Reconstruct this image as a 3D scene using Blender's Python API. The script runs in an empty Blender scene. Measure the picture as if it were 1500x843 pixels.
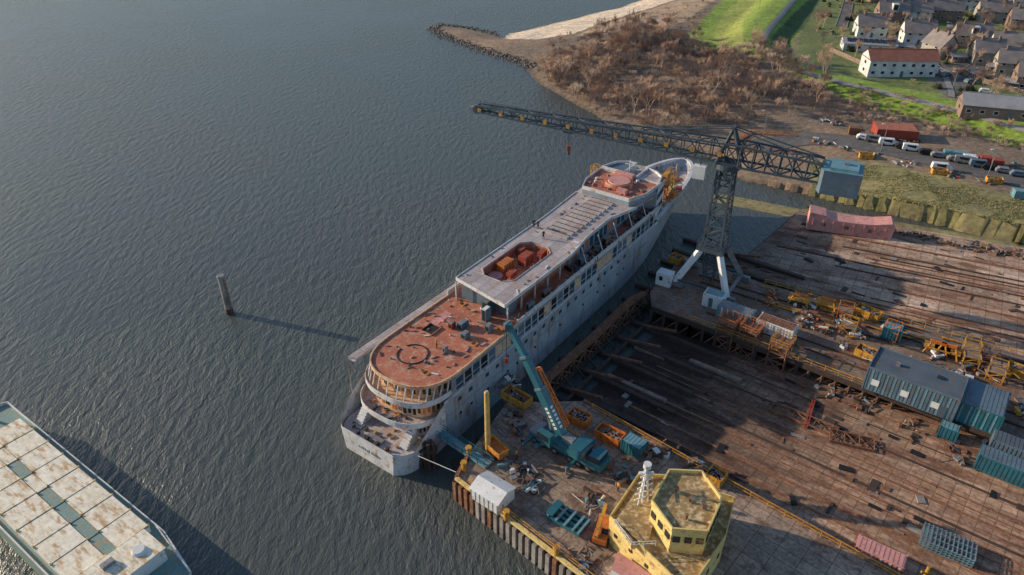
import bpy, math, random, bmesh
import numpy as np
from mathutils import Matrix, Vector
R=random.Random(11)
rad=math.radians
HC=80.0; TH=rad(32.5); F=1050.0
ST,CT=math.sin(TH),math.cos(TH)
def gp(px,py,z=4.0):
    """photogrammetric survey: map position (metres) of a point seen on the plane at height z"""
    v=(py-421.5)/F; zc=(HC-z)/(ST+CT*v)
    return Vector(((px-750)/F*zc, zc*(CT-ST*v), z))
def g2(px,py,z=4.0):
    p=gp(px,py,z); return (p.x,p.y)
# ------------------------------------------------------------------ materials
MATS={}
def pm(name,c1,c2=None,scale=.6,rough=.75,metal=0.,bump=.15,c3=None,amt=.45,fine=6.,stretch=None,rot=0.,brick=None,attr=None,fvar=.35,wet_shade=None):
    if name in MATS: return MATS[name]
    m=bpy.data.materials.new(name); m.use_nodes=True; nt=m.node_tree; N=nt.nodes; L=nt.links
    b=N['Principled BSDF']; b.inputs['Roughness'].default_value=rough; b.inputs['Metallic'].default_value=metal
    tc=N.new('ShaderNodeTexCoord'); mp=N.new('ShaderNodeMapping'); L.new(tc.outputs['Object'],mp.inputs['Vector'])
    mp.inputs['Rotation'].default_value=(0,0,rot)
    mp2=N.new('ShaderNodeMapping'); L.new(mp.outputs[0],mp2.inputs['Vector'])
    if stretch: mp2.inputs['Scale'].default_value=stretch
    def noise(s,det=5,src=mp2):
        n=N.new('ShaderNodeTexNoise'); n.inputs['Scale'].default_value=s; n.inputs['Detail'].default_value=det; n.inputs['Roughness'].default_value=.62
        L.new(src.outputs[0],n.inputs['Vector']); return n
    def ramp(src,a,bb,c=0.,d=1.):
        r=N.new('ShaderNodeMapRange'); r.inputs['From Min'].default_value=a; r.inputs['From Max'].default_value=bb; r.inputs['To Min'].default_value=c; r.inputs['To Max'].default_value=d; L.new(src,r.inputs['Value']); return r.outputs[0]
    def mix(f,a,bb,mode='MIX'):
        x=N.new('ShaderNodeMixRGB'); x.blend_type=mode
        if isinstance(f,float): x.inputs[0].default_value=f
        else: L.new(f,x.inputs[0])
        for i,q in ((1,a),(2,bb)):
            if isinstance(q,tuple): x.inputs[i].default_value=(*q,1)
            else: L.new(q,x.inputs[i])
        return x.outputs[0]
    if c2 is None: c2=tuple(x*.7 for x in c1)
    n1=noise(scale)
    col=mix(ramp(n1.outputs[0],.35,.65),c1,c2)
    if attr:
        at=N.new('ShaderNodeVertexColor'); at.layer_name=attr
        col=mix(1.,at.outputs[0],mix(ramp(n1.outputs[0],.3,.7),(1.25,1.2,1.1),(.65,.7,.75)),'MULTIPLY')
    if brick:
        br=N.new('ShaderNodeTexBrick'); L.new(mp.outputs[0],br.inputs['Vector'])
        br.inputs['Scale'].default_value=1; br.inputs['Brick Width'].default_value=brick[0]; br.inputs['Row Height'].default_value=brick[1]; br.offset=brick[3] if len(brick)>3 else .5
        br.inputs['Mortar Size'].default_value=brick[2]; br.inputs['Mortar Smooth'].default_value=.3; br.inputs['Bias'].default_value=0
        br.inputs['Color1'].default_value=(1.15,1.1,1.06,1); br.inputs['Color2'].default_value=(.74,.72,.7,1); br.inputs['Mortar'].default_value=(.38,.34,.31,1)
        col=mix(.85,col,br.outputs[0],'MULTIPLY')
    if c3:
        n3=noise(scale*2.3+.1,8); col=mix(ramp(n3.outputs[0],.62-amt*.25,.70-amt*.12),col,c3)
    n2=noise(fine,6,mp)
    lo,hi=1-fvar,1+fvar
    def grey(v):
        cc=N.new('ShaderNodeCombineXYZ')
        for i in range(3): L.new(v,cc.inputs[i])
        return cc.outputs[0]
    col=mix(1.,col,grey(ramp(n2.outputs[0],.25,.75,lo,hi)),'MULTIPLY')
    if wet_shade:  # dock shadow, with some damp, painted as darker colour at the low end
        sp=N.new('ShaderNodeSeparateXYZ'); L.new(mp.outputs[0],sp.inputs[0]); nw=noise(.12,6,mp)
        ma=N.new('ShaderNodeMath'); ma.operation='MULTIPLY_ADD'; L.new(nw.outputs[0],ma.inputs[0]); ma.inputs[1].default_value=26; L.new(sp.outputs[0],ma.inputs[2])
        wv=ramp(ma.outputs[0],wet_shade[0]+13,wet_shade[1]+13,0,1)
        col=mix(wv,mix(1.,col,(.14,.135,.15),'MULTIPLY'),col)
    L.new(col,b.inputs['Base Color'])
    if bump:
        bp=N.new('ShaderNodeBump'); bp.inputs['Strength'].default_value=bump; bp.inputs['Distance'].default_value=.15
        L.new(n2.outputs[0],bp.inputs['Height']); L.new(bp.outputs[0],b.inputs['Normal'])
    MATS[name]=m; return m
YA=rad(-40.5)
M_red=pm('red_primer_deck',(.54,.185,.10),(.37,.115,.065),.25,.75,c3=(.52,.32,.22),amt=.42,fine=2.5,fvar=.32)
M_hull=pm('hull_white_paint',(.72,.71,.70),(.54,.54,.55),.4,.5,c3=(.42,.28,.19),amt=.32,fine=3,fvar=.14,bump=.03)
M_hside=pm('hull_side_paint',(.42,.455,.485),(.31,.35,.385),.25,.5,c3=(.28,.18,.13),amt=.40,fine=2,fvar=.16,bump=.03,stretch=(1,1,.3))
M_gdeck=pm('grey_steel_deck',(.54,.49,.48),(.42,.375,.375),.3,.6,c3=(.42,.26,.19),amt=.38,fine=3,fvar=.22,brick=(4.2,1.9,.05),rot=-rad(54.5))
M_hgrey=pm('hull_grey_paint',(.29,.34,.39),(.22,.27,.32),.3,.5,c3=(.34,.20,.13),amt=.36,fine=2,fvar=.14)
M_cream=pm('primer_cream',(.76,.51,.30),(.62,.39,.23),.5,.7,c3=(.52,.22,.09),amt=.4,fine=3,fvar=.22)
M_glass=pm('dark_glass',(.018,.025,.03),(.03,.035,.04),.4,.12,fvar=.1,bump=0)
M_bglass=pm('blue_tinted_glass',(.035,.075,.11),(.05,.10,.14),.4,.1,fvar=.15,bump=0)
M_black=pm('black_void',(.012,.012,.013),None,.5,.8)
M_cranes=pm('crane_slate_paint',(.07,.10,.12),(.045,.065,.08),.4,.55,c3=(.15,.08,.05),amt=.15,fvar=.2)
M_teal=pm('teal_paint',(.03,.15,.19),(.025,.11,.14),.5,.4,c3=(.12,.09,.07),amt=.05,fvar=.2,bump=.03)
M_tealL=pm('pale_teal_paint',(.16,.33,.38),(.12,.25,.29),.5,.5,c3=(.22,.12,.07),amt=.25,fvar=.25)
M_blueg=pm('blue_grey_paint',(.13,.19,.24),(.09,.13,.16),.4,.6,c3=(.17,.11,.08),amt=.25,fvar=.25)
M_slate=pm('dark_bitumen_roof',(.10,.13,.165),(.07,.09,.115),.3,.8,c3=(.14,.11,.09),amt=.3,fvar=.3)
M_orange=pm('orange_paint',(.68,.2,.03),(.52,.14,.025),.7,.55,c3=(.2,.08,.04),amt=.3,fvar=.3)
M_yel=pm('yellow_paint',(.66,.34,.035),(.48,.22,.03),.7,.6,c3=(.22,.10,.05),amt=.45,fvar=.3)
M_yel2=pm('pale_yellow_paint',(.80,.62,.24),(.68,.50,.18),.5,.6,c3=(.38,.22,.10),amt=.3,fvar=.2)
M_rust=pm('rusty_steel',(.26,.115,.06),(.14,.06,.035),.8,.85,c3=(.34,.18,.10),amt=.4,fine=5)
M_rustd=pm('dark_rusty_steel',(.09,.05,.034),(.05,.033,.026),.8,.85,fine=5)
M_steel=pm('grey_steel',(.28,.29,.30),(.2,.2,.21),.8,.5,c3=(.2,.12,.08),amt=.3,metal=.2)
M_white=pm('white_paint',(.78,.78,.76),(.66,.66,.64),.5,.5,c3=(.42,.30,.2),amt=.15,fvar=.12,bump=.03)
M_pink=pm('pink_primer',(.68,.32,.28),(.56,.25,.22),.4,.7,c3=(.35,.18,.14),amt=.3,fvar=.18)
M_redp=pm('red_paint',(.42,.06,.035),(.32,.05,.03),.6,.6,c3=(.18,.07,.04),amt=.35)
M_wood=pm('weathered_timber',(.31,.23,.17),(.19,.135,.10),.8,.9,fine=7)
M_pole=pm('timber_pile_yellow',(.70,.45,.14),(.5,.32,.10),.8,.8)
M_pile=pm('concrete_pile',(.36,.33,.30),(.18,.15,.13),.5,.9)
M_tyre=pm('tyre_rubber',(.03,.03,.03),None,1,.9)
M_wharf=pm('wharf_concrete',(.44,.33,.25),(.25,.18,.135),.13,.9,c3=(.17,.10,.07),amt=.5,fine=2.2,rot=rad(42.6),brick=(3.,2.,.07,0.),fvar=.5)
M_slip=pm('slipway_concrete',(.58,.39,.265),(.28,.16,.10),.09,.9,c3=(.18,.08,.045),amt=.58,fine=1.6,stretch=(.35,1.3,1),rot=rad(40.5),brick=(1.9,1.5,.07,0.),fvar=.55,wet_shade=(-42,-4))  # this and the north slab carry the painted dock shadow
M_slipn=pm('slipway_concrete_north',(.64,.48,.36),(.31,.19,.13),.09,.9,c3=(.20,.095,.05),amt=.5,fine=1.6,stretch=(.35,1.3,1),rot=rad(31.5),brick=(2.6,2.2,.08,0.),fvar=.5,wet_shade=(-36,4))
M_pier=pm('pier_concrete',(.28,.20,.15),(.13,.085,.065),.14,.9,c3=(.22,.105,.055),amt=.58,fine=1.8,rot=rad(38),fvar=.5)
M_asph=pm('asphalt',(.15,.135,.13),(.10,.095,.09),.2,.9,fine=4,c3=(.2,.17,.14),amt=.3)
M_paint=pm('road_marking',(.7,.7,.66),None,.8,.7)
M_kerb=pm('kerb_stone',(.32,.31,.29),None,.8,.9)
M_terr=pm('ground_soil_grass',(.1,.1,.1),None,.06,.95,fine=.9,attr='Col',bump=.6,fvar=.5)
M_bank=pm('bank_soil',(.33,.27,.12),(.20,.18,.075),.10,.95,fine=.9,c3=(.18,.12,.075),amt=.45,bump=.3,fvar=.45)
M_rock=pm('basalt_rock',(.16,.14,.12),(.08,.07,.065),.5,.9,fine=2)
M_twig=pm('bare_twig',(.50,.34,.24),(.34,.22,.16),.4,.9,bump=0)
M_twig2=pm('bare_twig_grey',(.42,.32,.25),(.30,.22,.18),.4,.9,bump=0)
M_leaf=pm('evergreen_leaf',(.05,.08,.03),(.08,.10,.035),.9,.8,bump=0)
M_grassb=pm('dry_grass_blades',(.32,.27,.12),(.19,.19,.07),.15,.9,bump=0)
M_brick=pm('brick_wall',(.28,.18,.135),(.22,.15,.12),.7,.9)
M_brick2=pm('pale_brick_wall',(.42,.36,.30),(.34,.29,.24),.7,.9)
M_render=pm('white_render',(.76,.75,.72),None,.4,.8,fvar=.08)
M_rtile=pm('red_roof_tile',(.42,.16,.095),(.32,.11,.07),.5,.8)
M_gtile=pm('grey_roof_tile',(.19,.165,.155),(.27,.23,.21),.35,.8)
M_ltile=pm('light_roof_sheet',(.38,.37,.37),(.30,.29,.29),.3,.7)
M_hatch=pm('hatch_cover_paint',(.90,.83,.68),(.78,.68,.50),.35,.6,c3=(.52,.31,.13),amt=.46,fine=1.5,stretch=(.5,1.6,1),rot=rad(35.4),fvar=.25)
M_rroof=pm('rusty_wheelhouse_roof',(.42,.28,.11),(.26,.16,.07),.6,.8,c3=(.70,.54,.29),amt=.55,fine=2)
M_tealdk=pm('barge_teal_deck',(.15,.29,.27),(.22,.29,.25),.4,.7,c3=(.36,.25,.14),amt=.4)
M_hiviz=pm('hi_vis_cloth',(.75,.3,.03),None,3,.8); M_dark=pm('dark_cloth',(.02,.025,.04),None,3,.8); M_skin=pm('skin',(.45,.27,.2),None,3,.6)
# ------------------------------------------------------------------ mesh builder
def link(o,parent=None):
    bpy.context.scene.collection.objects.link(o)
    if parent: o.parent=parent
    return o
def empty(name):
    o=bpy.data.objects.new(name,None); return link(o)
class MB:
    def __init__(s,M=None): s.v=[];s.f=[];s.m=[];s.mats=[];s.M=M
    def add(s,vs,fs,mat):
        b=len(s.v)
        for p in vs:
            p=Vector(p)
            if s.M is not None: p=s.M@p
            s.v.append(p[:])
        if mat not in s.mats: s.mats.append(mat)
        i=s.mats.index(mat)
        for f in fs: s.f.append(tuple(b+k for k in f)); s.m.append(i)
    def box(s,c,size,mat,rz=0.):
        x,y,z=[q/2 for q in size]; cr,sr=math.cos(rz),math.sin(rz)
        vs=[(c[0]+a*x*cr-b*y*sr,c[1]+a*x*sr+b*y*cr,c[2]+d*z) for d in(-1,1) for a,b in((-1,-1),(1,-1),(1,1),(-1,1))]
        s.add(vs,[(3,2,1,0),(4,5,6,7),(0,1,5,4),(1,2,6,5),(2,3,7,6),(3,0,4,7)],mat)
    def bx(s,x0,x1,y0,y1,z0,z1,mat): s.box(((x0+x1)/2,(y0+y1)/2,(z0+z1)/2),(x1-x0,y1-y0,z1-z0),mat)
    def prism(s,pts,z0,z1,mat,top=None,cap=True):
        A=sum(pts[i][0]*pts[(i+1)%len(pts)][1]-pts[(i+1)%len(pts)][0]*pts[i][1] for i in range(len(pts)))
        if A<0: pts=pts[::-1]
        n=len(pts)
        s.add([(p[0],p[1],z0) for p in pts]+[(p[0],p[1],z1) for p in pts],[(i,(i+1)%n,n+(i+1)%n,n+i) for i in range(n)],mat)
        if cap:
            s.add([(p[0],p[1],z1) for p in pts],[tuple(range(n))],top or mat)
            s.add([(p[0],p[1],z0) for p in pts],[tuple(range(n))[::-1]],mat)
    def wall(s,pts,z0,z1,th,mat,closed=False):
        n=len(pts); rng=range(n if closed else n-1)
        for i in rng:
            p=pts[i];q=pts[(i+1)%n]
            s.beam((p[0],p[1],(z0+z1)/2),(q[0],q[1],(z0+z1)/2),th,mat,z1-z0)
    def beam(s,p,q,w,mat,h=None):
        p=Vector(p);q=Vector(q);d=q-p
        if d.length<1e-5: return
        h=h or w; d.normalize(); up=Vector((0,0,1))
        if abs(d.z)>.98: up=Vector((0,1,0))
        sd=d.cross(up).normalized(); up=sd.cross(d)
        vs=[o+sd*a*w/2+up*b*h/2 for o in(p,q) for a,b in((-1,-1),(1,-1),(1,1),(-1,1))]
        s.add(vs,[(3,2,1,0),(4,5,6,7),(0,1,5,4),(1,2,6,5),(2,3,7,6),(3,0,4,7)],mat)
    def cyl(s,p,q,r0,r1,mat,n=10):
        p=Vector(p);q=Vector(q);d=(q-p).normalized(); up=Vector((0,0,1)) if abs(d.z)<.98 else Vector((0,1,0))
        a=d.cross(up).normalized(); b=a.cross(d)
        vs=[o+(a*math.cos(t)+b*math.sin(t))*r for o,r in((p,r0),(q,r1)) for t in [2*math.pi*k/n for k in range(n)]]
        s.add(vs,[(i,(i+1)%n,n+(i+1)%n,n+i) for i in range(n)]+[tuple(range(n)),tuple(range(2*n-1,n-1,-1))],mat)
    def truss(s,p0,p1,s0,s1,n,c,d,mat,side=None):
        p0=Vector(p0);p1=Vector(p1);D=(p1-p0).normalized()
        sd=Vector(side) if side else D.cross(Vector((0,0,1))).normalized(); up=sd.cross(D)
        def cs(i):
            t=i/n; o=p0.lerp(p1,t); w=s0[0]+(s1[0]-s0[0])*t; h=s0[1]+(s1[1]-s0[1])*t
            return [o+sd*a*w/2+up*b*h/2 for a,b in((-1,-1),(1,-1),(1,1),(-1,1))]
        prev=cs(0)
        for k in range(4): s.beam(prev[k],prev[(k+1)%4],d,mat)
        for i in range(1,n+1):
            cur=cs(i)
            for k in range(4):
                s.beam(prev[k],cur[k],c,mat); s.beam(cur[k],cur[(k+1)%4],d,mat)
                if (i+k)%2: s.beam(prev[k],cur[(k+1)%4],d,mat)
                else: s.beam(prev[(k+1)%4],cur[k],d,mat)
            prev=cur
    def rail(s,pts,mat,h=1.1,sp=2.,w=.09):
        for i in range(len(pts)-1):
            p=Vector(pts[i]);q=Vector(pts[i+1]);L=(q-p).length;n=max(1,int(L/sp))
            for zz in (h,h*.5): s.beam(p+Vector((0,0,zz)),q+Vector((0,0,zz)),w,mat)
            for k in range(n+1):
                o=p.lerp(q,k/n); s.beam(o,o+Vector((0,0,h)),w,mat)
    def mesh(s,name,fix=True):
        me=bpy.data.meshes.new(name); me.from_pydata(s.v,[],s.f)
        for m in s.mats: me.materials.append(m)
        me.polygons.foreach_set('material_index',s.m); me.update(); return me
    def done(s,name,parent=None,smooth=False):
        me=s.mesh(name)
        if smooth: me.polygons.foreach_set('use_smooth',[True]*len(me.polygons))
        return link(bpy.data.objects.new(name,me),parent)
def place(name,me,loc,rz=0.,sc=1.,parent=None):
    o=bpy.data.objects.new(name,me); o.location=loc; o.rotation_euler=(0,0,rz)
    o.scale=(sc,sc,sc) if not isinstance(sc,tuple) else sc
    return link(o,parent)
# ------------------------------------------------------------------ frames
SA=rad(54.5); SO=Vector((-21.4,76.9,0))
SM=Matrix.Translation(SO)@Matrix.Rotation(SA,4,'Z')      # ship frame: x forward, y to port
tY=Vector((math.cos(YA),math.sin(YA),0)); sY=Vector((-math.sin(YA),math.cos(YA),0))
def zslip(X,Y):
    b=(Vector((X,Y,0))-SO).dot(tY); return max(.2,min(3.6,.2+.04*(b-16)))
def gs(px,py):
    z=1.
    for _ in range(12):
        p=gp(px,py,z); z=zslip(p.x,p.y)
    return gp(px,py,z)
# ------------------------------------------------------------------ terrain
def seg_dist(X,Y,pl):
    d=np.full(X.shape,1e9)
    for (x0,y0),(x1,y1) in zip(pl[:-1],pl[1:]):
        dx,dy=x1-x0,y1-y0; t=np.clip(((X-x0)*dx+(Y-y0)*dy)/(dx*dx+dy*dy+1e-9),0,1)
        d=np.minimum(d,np.hypot(X-x0-t*dx,Y-y0-t*dy))
    return d
def inside(X,Y,pl):
    r=np.zeros(X.shape,bool); n=len(pl)
    for i in range(n):
        x0,y0=pl[i];x1,y1=pl[(i+1)%n]
        if y0==y1: continue
        c=((y0>Y)!=(y1>Y))&(X<(x1-x0)*(Y-y0)/(y1-y0)+x0); r^=c
    return r
def sm(x,a,b):
    t=np.clip((x-a)/(b-a),0,1); return t*t*(3-2*t)
shore=[(3500,1700),(900,800),(300,560)]+[g2(*p,0) for p in [(940,0),(905,11),(862,22),(800,38),(745,50),(738,56),(725,50),(690,42),(645,37),(632,44),(655,57),(710,76),(765,93),(785,125),(830,148),(870,168),(900,188),(985,212),(1050,238),(1075,262)]]
landp=shore+[(308,20),(308,-400),(6500,-400),(6500,1700)]
nbl=[g2(1050,262),g2(1190,288),g2(1500,350),(308,29)]
yardm=nbl+[(308,-420),(-120,-420),(-120,60)]
dike=[g2(*p,6) for p in [(1185,-60),(1150,0),(1108,45),(1098,70),(1120,90),(1180,108),(1280,132),(1400,158),(1500,186),(1700,240)]]
def height(X,Y):
    X=np.asarray(X,float);Y=np.asarray(Y,float)
    ins=inside(X,Y,landp); d=seg_dist(X,Y,shore)
    h=np.where(ins,np.minimum(1.4,.13*d)+sm(d,8,45)*2.8,-np.minimum(4,.25*d)-.3)
    h=h+np.where(ins,sm(-seg_dist(X,Y,dike),-15,-3)*3.2,0)
    return np.where(ins,h+.25*np.sin(X*.11+Y*.05)*np.sin(Y*.09),h)
def hz(x,y): return float(height(np.array([x]),np.array([y]))[0])
def gt(px,py):
    z=4.
    for _ in range(8):
        p=gp(px,py,z); z=max(0,hz(p.x,p.y))
    return gp(px,py,z)
xs=np.concatenate([np.array([-300,-200,-120,-80.]),np.arange(-50,330,1.25),330+np.cumsum(1.25*1.35**np.arange(1,24))])
ys=np.concatenate([np.array([-400,-200,0,30.]),np.arange(60,520,1.25),520+np.cumsum(1.25*1.35**np.arange(1,23))])
GX,GY=np.meshgrid(xs,ys); GZ=height(GX,GY)
col=np.zeros(GX.shape+(3,)); col[:]=(.25,.18,.13)
def paint(pts,c,z=4,blend=1.):
    m=inside(GX,GY,[g2(*p,z) for p in pts]); col[m]=col[m]*(1-blend)+np.array(c)*blend
dsh=seg_dist(GX,GY,shore)
col[GY>430]=(.16,.20,.06); col[(GX>330)]=(.16,.18,.06)
paint([(725,44),(870,12),(935,-20),(1060,-30),(985,5),(930,22),(880,38),(840,56),(790,62),(745,58)],(.86,.67,.49),1)
paint([(880,38),(985,5),(1050,-20),(1080,-20),(1040,10),(1000,40),(930,52),(840,60)],(.46,.32,.21),2)
paint([(1090,-30),(1045,10),(1003,55),(1060,78),(1110,92),(1165,118),(1260,150),(1400,186),(1500,214),(1720,262),(1720,250),(1500,186),(1370,152),(1260,122),(1185,98),(1160,80),(1165,55),(1200,15),(1225,-30)],(.23,.32,.045),5)
paint([(1060,20),(1040,60),(1090,75),(1085,40),(1120,-10),(1090,-10)],(.35,.38,.075),5)
paint([(1205,-20),(1150,35),(1128,62),(1130,84),(1150,95),(1162,84),(1158,58),(1218,0),(1225,-20)],(.06,.11,.025),5)  # dike slope turned from the sun: shade painted in as darker green
paint([(1225,-40),(1170,55),(1165,85),(1260,118),(1370,150),(1500,185),(1900,300),(1900,-40)],(.16,.19,.06),4)
paint([(1355,92),(1440,92),(1430,118),(1425,142),(1385,145),(1360,120)],(.17,.155,.14),4)
paint([(1290,130),(1380,138),(1400,160),(1300,140)],(.2,.30,.05),4)
paint([(1062,188),(1180,182),(1500,232),(1900,310),(1900,440),(1500,352),(1190,288),(1060,262)],(.26,.18,.12),4)
paint([(1190,228),(1290,238),(1500,292),(1900,400),(1900,440),(1500,360),(1190,296)],(.28,.24,.10),4)
col[(dsh<2.2)]=col[(dsh<2.2)]*.6
nz=np.random.RandomState(3).rand(*GX.shape)[...,None]; col*=(.8+.4*nz)
ny,nx=GX.shape
verts=np.stack([GX,GY,GZ],-1).reshape(-1,3)
inY=inside(GX,GY,yardm).reshape(-1)
idx=np.arange(ny*nx).reshape(ny,nx)
fc=np.stack([idx[:-1,:-1],idx[:-1,1:],idx[1:,1:],idx[1:,:-1]],-1).reshape(-1,4)
keep=(verts[fc][:,:,2].max(1)>-3.)&(~inY[fc].any(1))
fc=fc[keep]
me=bpy.data.meshes.new('ground'); me.from_pydata(verts.tolist(),[],fc.tolist())
ca=me.color_attributes.new('Col','FLOAT_COLOR','POINT')
ca.data.foreach_set('color',np.concatenate([col.reshape(-1,3),np.ones((ny*nx,1))],1).astype('f4').ravel())
me.materials.append(M_terr); me.polygons.foreach_set('use_smooth',[True]*len(me.polygons)); link(bpy.data.objects.new('ground',me))
# water
wm=bpy.data.materials.new('river_water'); wm.use_nodes=True; nt=wm.node_tree;N=nt.nodes;L=nt.links;b=N['Principled BSDF']
b.inputs['Base Color'].default_value=(.082,.092,.084,1); b.inputs['Roughness'].default_value=.27; b.inputs['IOR'].default_value=1.38
tc=N.new('ShaderNodeTexCoord')
def wn(scale,sx,sy,rot,det=4):
    mp=N.new('ShaderNodeMapping'); mp.inputs['Rotation'].default_value=(0,0,rot); mp.inputs['Scale'].default_value=(sx,sy,1); L.new(tc.outputs['Object'],mp.inputs[0])
    n=N.new('ShaderNodeTexNoise'); n.inputs['Scale'].default_value=scale; n.inputs['Detail'].default_value=det; n.inputs['Roughness'].default_value=.6; n.inputs['Distortion'].default_value=.3; L.new(mp.outputs[0],n.inputs['Vector']); return n
a=wn(.75,1,.4,rad(-25)); c=wn(2.6,1,.6,rad(-40)); e=wn(.012,1,1,0,3)
ad=N.new('ShaderNodeMath');ad.operation='MULTIPLY_ADD';L.new(c.outputs[0],ad.inputs[0]);ad.inputs[1].default_value=.3;L.new(a.outputs[0],ad.inputs[2])
bp=N.new('ShaderNodeBump');bp.inputs['Distance'].default_value=.75
mr=N.new('ShaderNodeMapRange');mr.inputs['From Min'].default_value=.35;mr.inputs['From Max'].default_value=.65;mr.inputs['To Min'].default_value=.35;mr.inputs['To Max'].default_value=.85
L.new(e.outputs[0],mr.inputs[0]);L.new(mr.outputs[0],bp.inputs['Strength']);L.new(ad.outputs[0],bp.inputs['Height']);L.new(bp.outputs[0],b.inputs['Normal'])
mb=MB(); mb.add([(-9000,-3000,0),(9000,-3000,0),(9000,9000,0),(-9000,9000,0)],[(0,1,2,3)],wm); mb.done('water')
# ------------------------------------------------------------------ wharf geometry constants
A=gp(668,702);B=gp(688,664);C=gp(742,590);D=gp(855,588);Ld=(gp(1290,830)-D).normalized();Fd=(gp(850,843)-A).normalized()
E=D+Ld*170;G=A+Fd*170
# ------------------------------------------------------------------ slipway
def ba_(p): p=Vector((p[0],p[1],0)); return ((p-SO).dot(tY),(p-SO).dot(sY))
def lin(p,q,bv):
    (b0,a0),(b1,a1)=ba_(p),ba_(q); return a0+(a1-a0)*(bv-b0)/(b1-b0)
def aaN(bv):
    pr=[ba_(p) for p in nbl]
    for (b0,a0),(b1,a1) in zip(pr[:-1],pr[1:]):
        if bv<=b1: return a0+(a1-a0)*(bv-b0)/(b1-b0)
    return pr[-1][1]
def aaS(bv): return lin(D,E,bv)-.8
def WP(bv,av,dz=0.):
    p=SO+tY*bv+sY*av; return Vector((p.x,p.y,zslip(p.x,p.y)+dz))
PN0,PN1=gp(1120,416),gp(1500,522)
mb=MB(); bs=[16,60,80,101,150,220,300]
vs=[]
for q in bs:
    for aq in (aaS(q),aaN(q)-.5): vs.append(WP(q,aq))
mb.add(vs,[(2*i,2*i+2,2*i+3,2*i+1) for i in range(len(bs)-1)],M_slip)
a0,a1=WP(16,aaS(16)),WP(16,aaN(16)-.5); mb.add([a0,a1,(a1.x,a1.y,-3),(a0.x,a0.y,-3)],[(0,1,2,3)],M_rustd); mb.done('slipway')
mb=MB(); vs=[]; bs=[16.2]+list(range(21,300,5)); na=4
for q in bs:
    s0,s1=lin(PN0,PN1,q)-4,aaN(q)-.6
    for k in range(na+1): vs.append(WP(q,s0+(s1-s0)*k/na,.05))
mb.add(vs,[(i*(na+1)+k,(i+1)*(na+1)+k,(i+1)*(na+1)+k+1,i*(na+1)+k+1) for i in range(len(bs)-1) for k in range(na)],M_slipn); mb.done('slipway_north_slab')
# smooth earth bank between the grass and the slipway
NRM=[]
for (p0,p1) in zip(nbl[:-1],nbl[1:]):
    v_=Vector((-(p1[1]-p0[1]),p1[0]-p0[0],0)).normalized(); NRM.append(v_ if v_.y>0 else -v_)
mb=MB(); vs=[]; nrow=0; offs=[8.,7.,5.,2.5,.5,-1.5,-3.5,-6.5]
for si,(p0,p1) in enumerate(zip(nbl[:-1],nbl[1:])):
    L_=math.hypot(p1[0]-p0[0],p1[1]-p0[1]); nn_=int(L_/2.)
    for i in range(nn_+1):
        t=i/nn_; x=p0[0]+(p1[0]-p0[0])*t; y=p0[1]+(p1[1]-p0[1])*t
        if t<.5: nrm=(NRM[max(0,si-1)].lerp(NRM[si],.5+t)).normalized()
        else: nrm=(NRM[si].lerp(NRM[min(2,si+1)],t-.5)).normalized()
        H0=hz(x+nrm.x*.6,y+nrm.y*.6); H0=max(H0,zslip(x,y)+.15)
        for o_ in offs:
            q=Vector((x,y,0))+nrm*o_; zs=zslip(q.x,q.y)
            if o_==8.: z=hz(q.x,q.y)-.4
            elif o_>.4: z=max(hz(q.x,q.y),H0-.5 if o_<3 else -9)+.1
            else: z=zs-.25+(H0+.1-zs+.25)*((o_+6.5)/7.)**1.3
            vs.append((q.x,q.y,z))
        nrow+=1
m_=len(offs); mb.add(vs,[(i*m_+k,(i+1)*m_+k,(i+1)*m_+k+1,i*m_+k+1) for i in range(nrow-1) for k in range(m_-1)],M_bank); mb.done('earth_bank',None,True)
# rails & ground beams on the slipway
mb=MB(); aq=aaS(40)+1.2
while aq<62:
    w=R.choice([.15,.22,.4]); b0=R.uniform(17,30); m=R.choice([M_rust,M_rustd,M_rust])
    for q0,q1 in ((b0,101),(101,240)): mb.beam(WP(q0,aq,.03),WP(q1,aq,.03),w,m,.22)
    aq+=R.choice([1.5,3.,3.,4.4])
t=.02
def PT(q,t): s0,s1=lin(PN0,PN1,q)+1,lin(nbl[1],nbl[2],q)-7; return WP(q,s0+(s1-s0)*t,.12)
while t<1:
    w=R.choice([.2,.3,.5]); b0=R.uniform(17,45); m=R.choice([M_rust,M_rustd,M_rustd,M_rust,M_rustd])
    for q0,q1 in ((b0,101),(101,200)): mb.beam(PT(q0,t),PT(q1,t),w,m,.3)
    t+=R.choice([.03,.05,.09,.13])
mb.done('launching_rails')
mb=MB()
for i in range(900):
    bq=R.uniform(20,150);aq=R.uniform(-60,125)
    if aq>aaN(bq)-7 or aq<aaS(bq)+1.5: continue
    p=WP(bq,aq); L_=R.uniform(.4,2.6)
    mb.box((p.x,p.y,p.z+.08),(L_,R.uniform(.25,1.1),R.uniform(.08,.3)),R.choice([M_rust,M_rust,M_rustd,M_rustd,M_black,M_wood,M_pile,M_black]),YA+R.choice([0,0,0,0,math.pi/2,R.uniform(0,3)]))
mb.done('slipway_timber_and_plates')
mb=MB()
for aq in range(8,96,6):
    mb.beam(WP(10.5-.095*aq,aq,.1),WP(30,aq,.25),.9,M_rustd,.8)
    mb.beam(WP(13,aq,.6),WP(20,aq,2.2),.4,M_rust,.4)
for bq in(14,17): mb.beam(WP(bq-1,8,.5),WP(bq-6,96,.5),.5,M_rustd,.6)
mb.done('launch_cradle')
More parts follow.
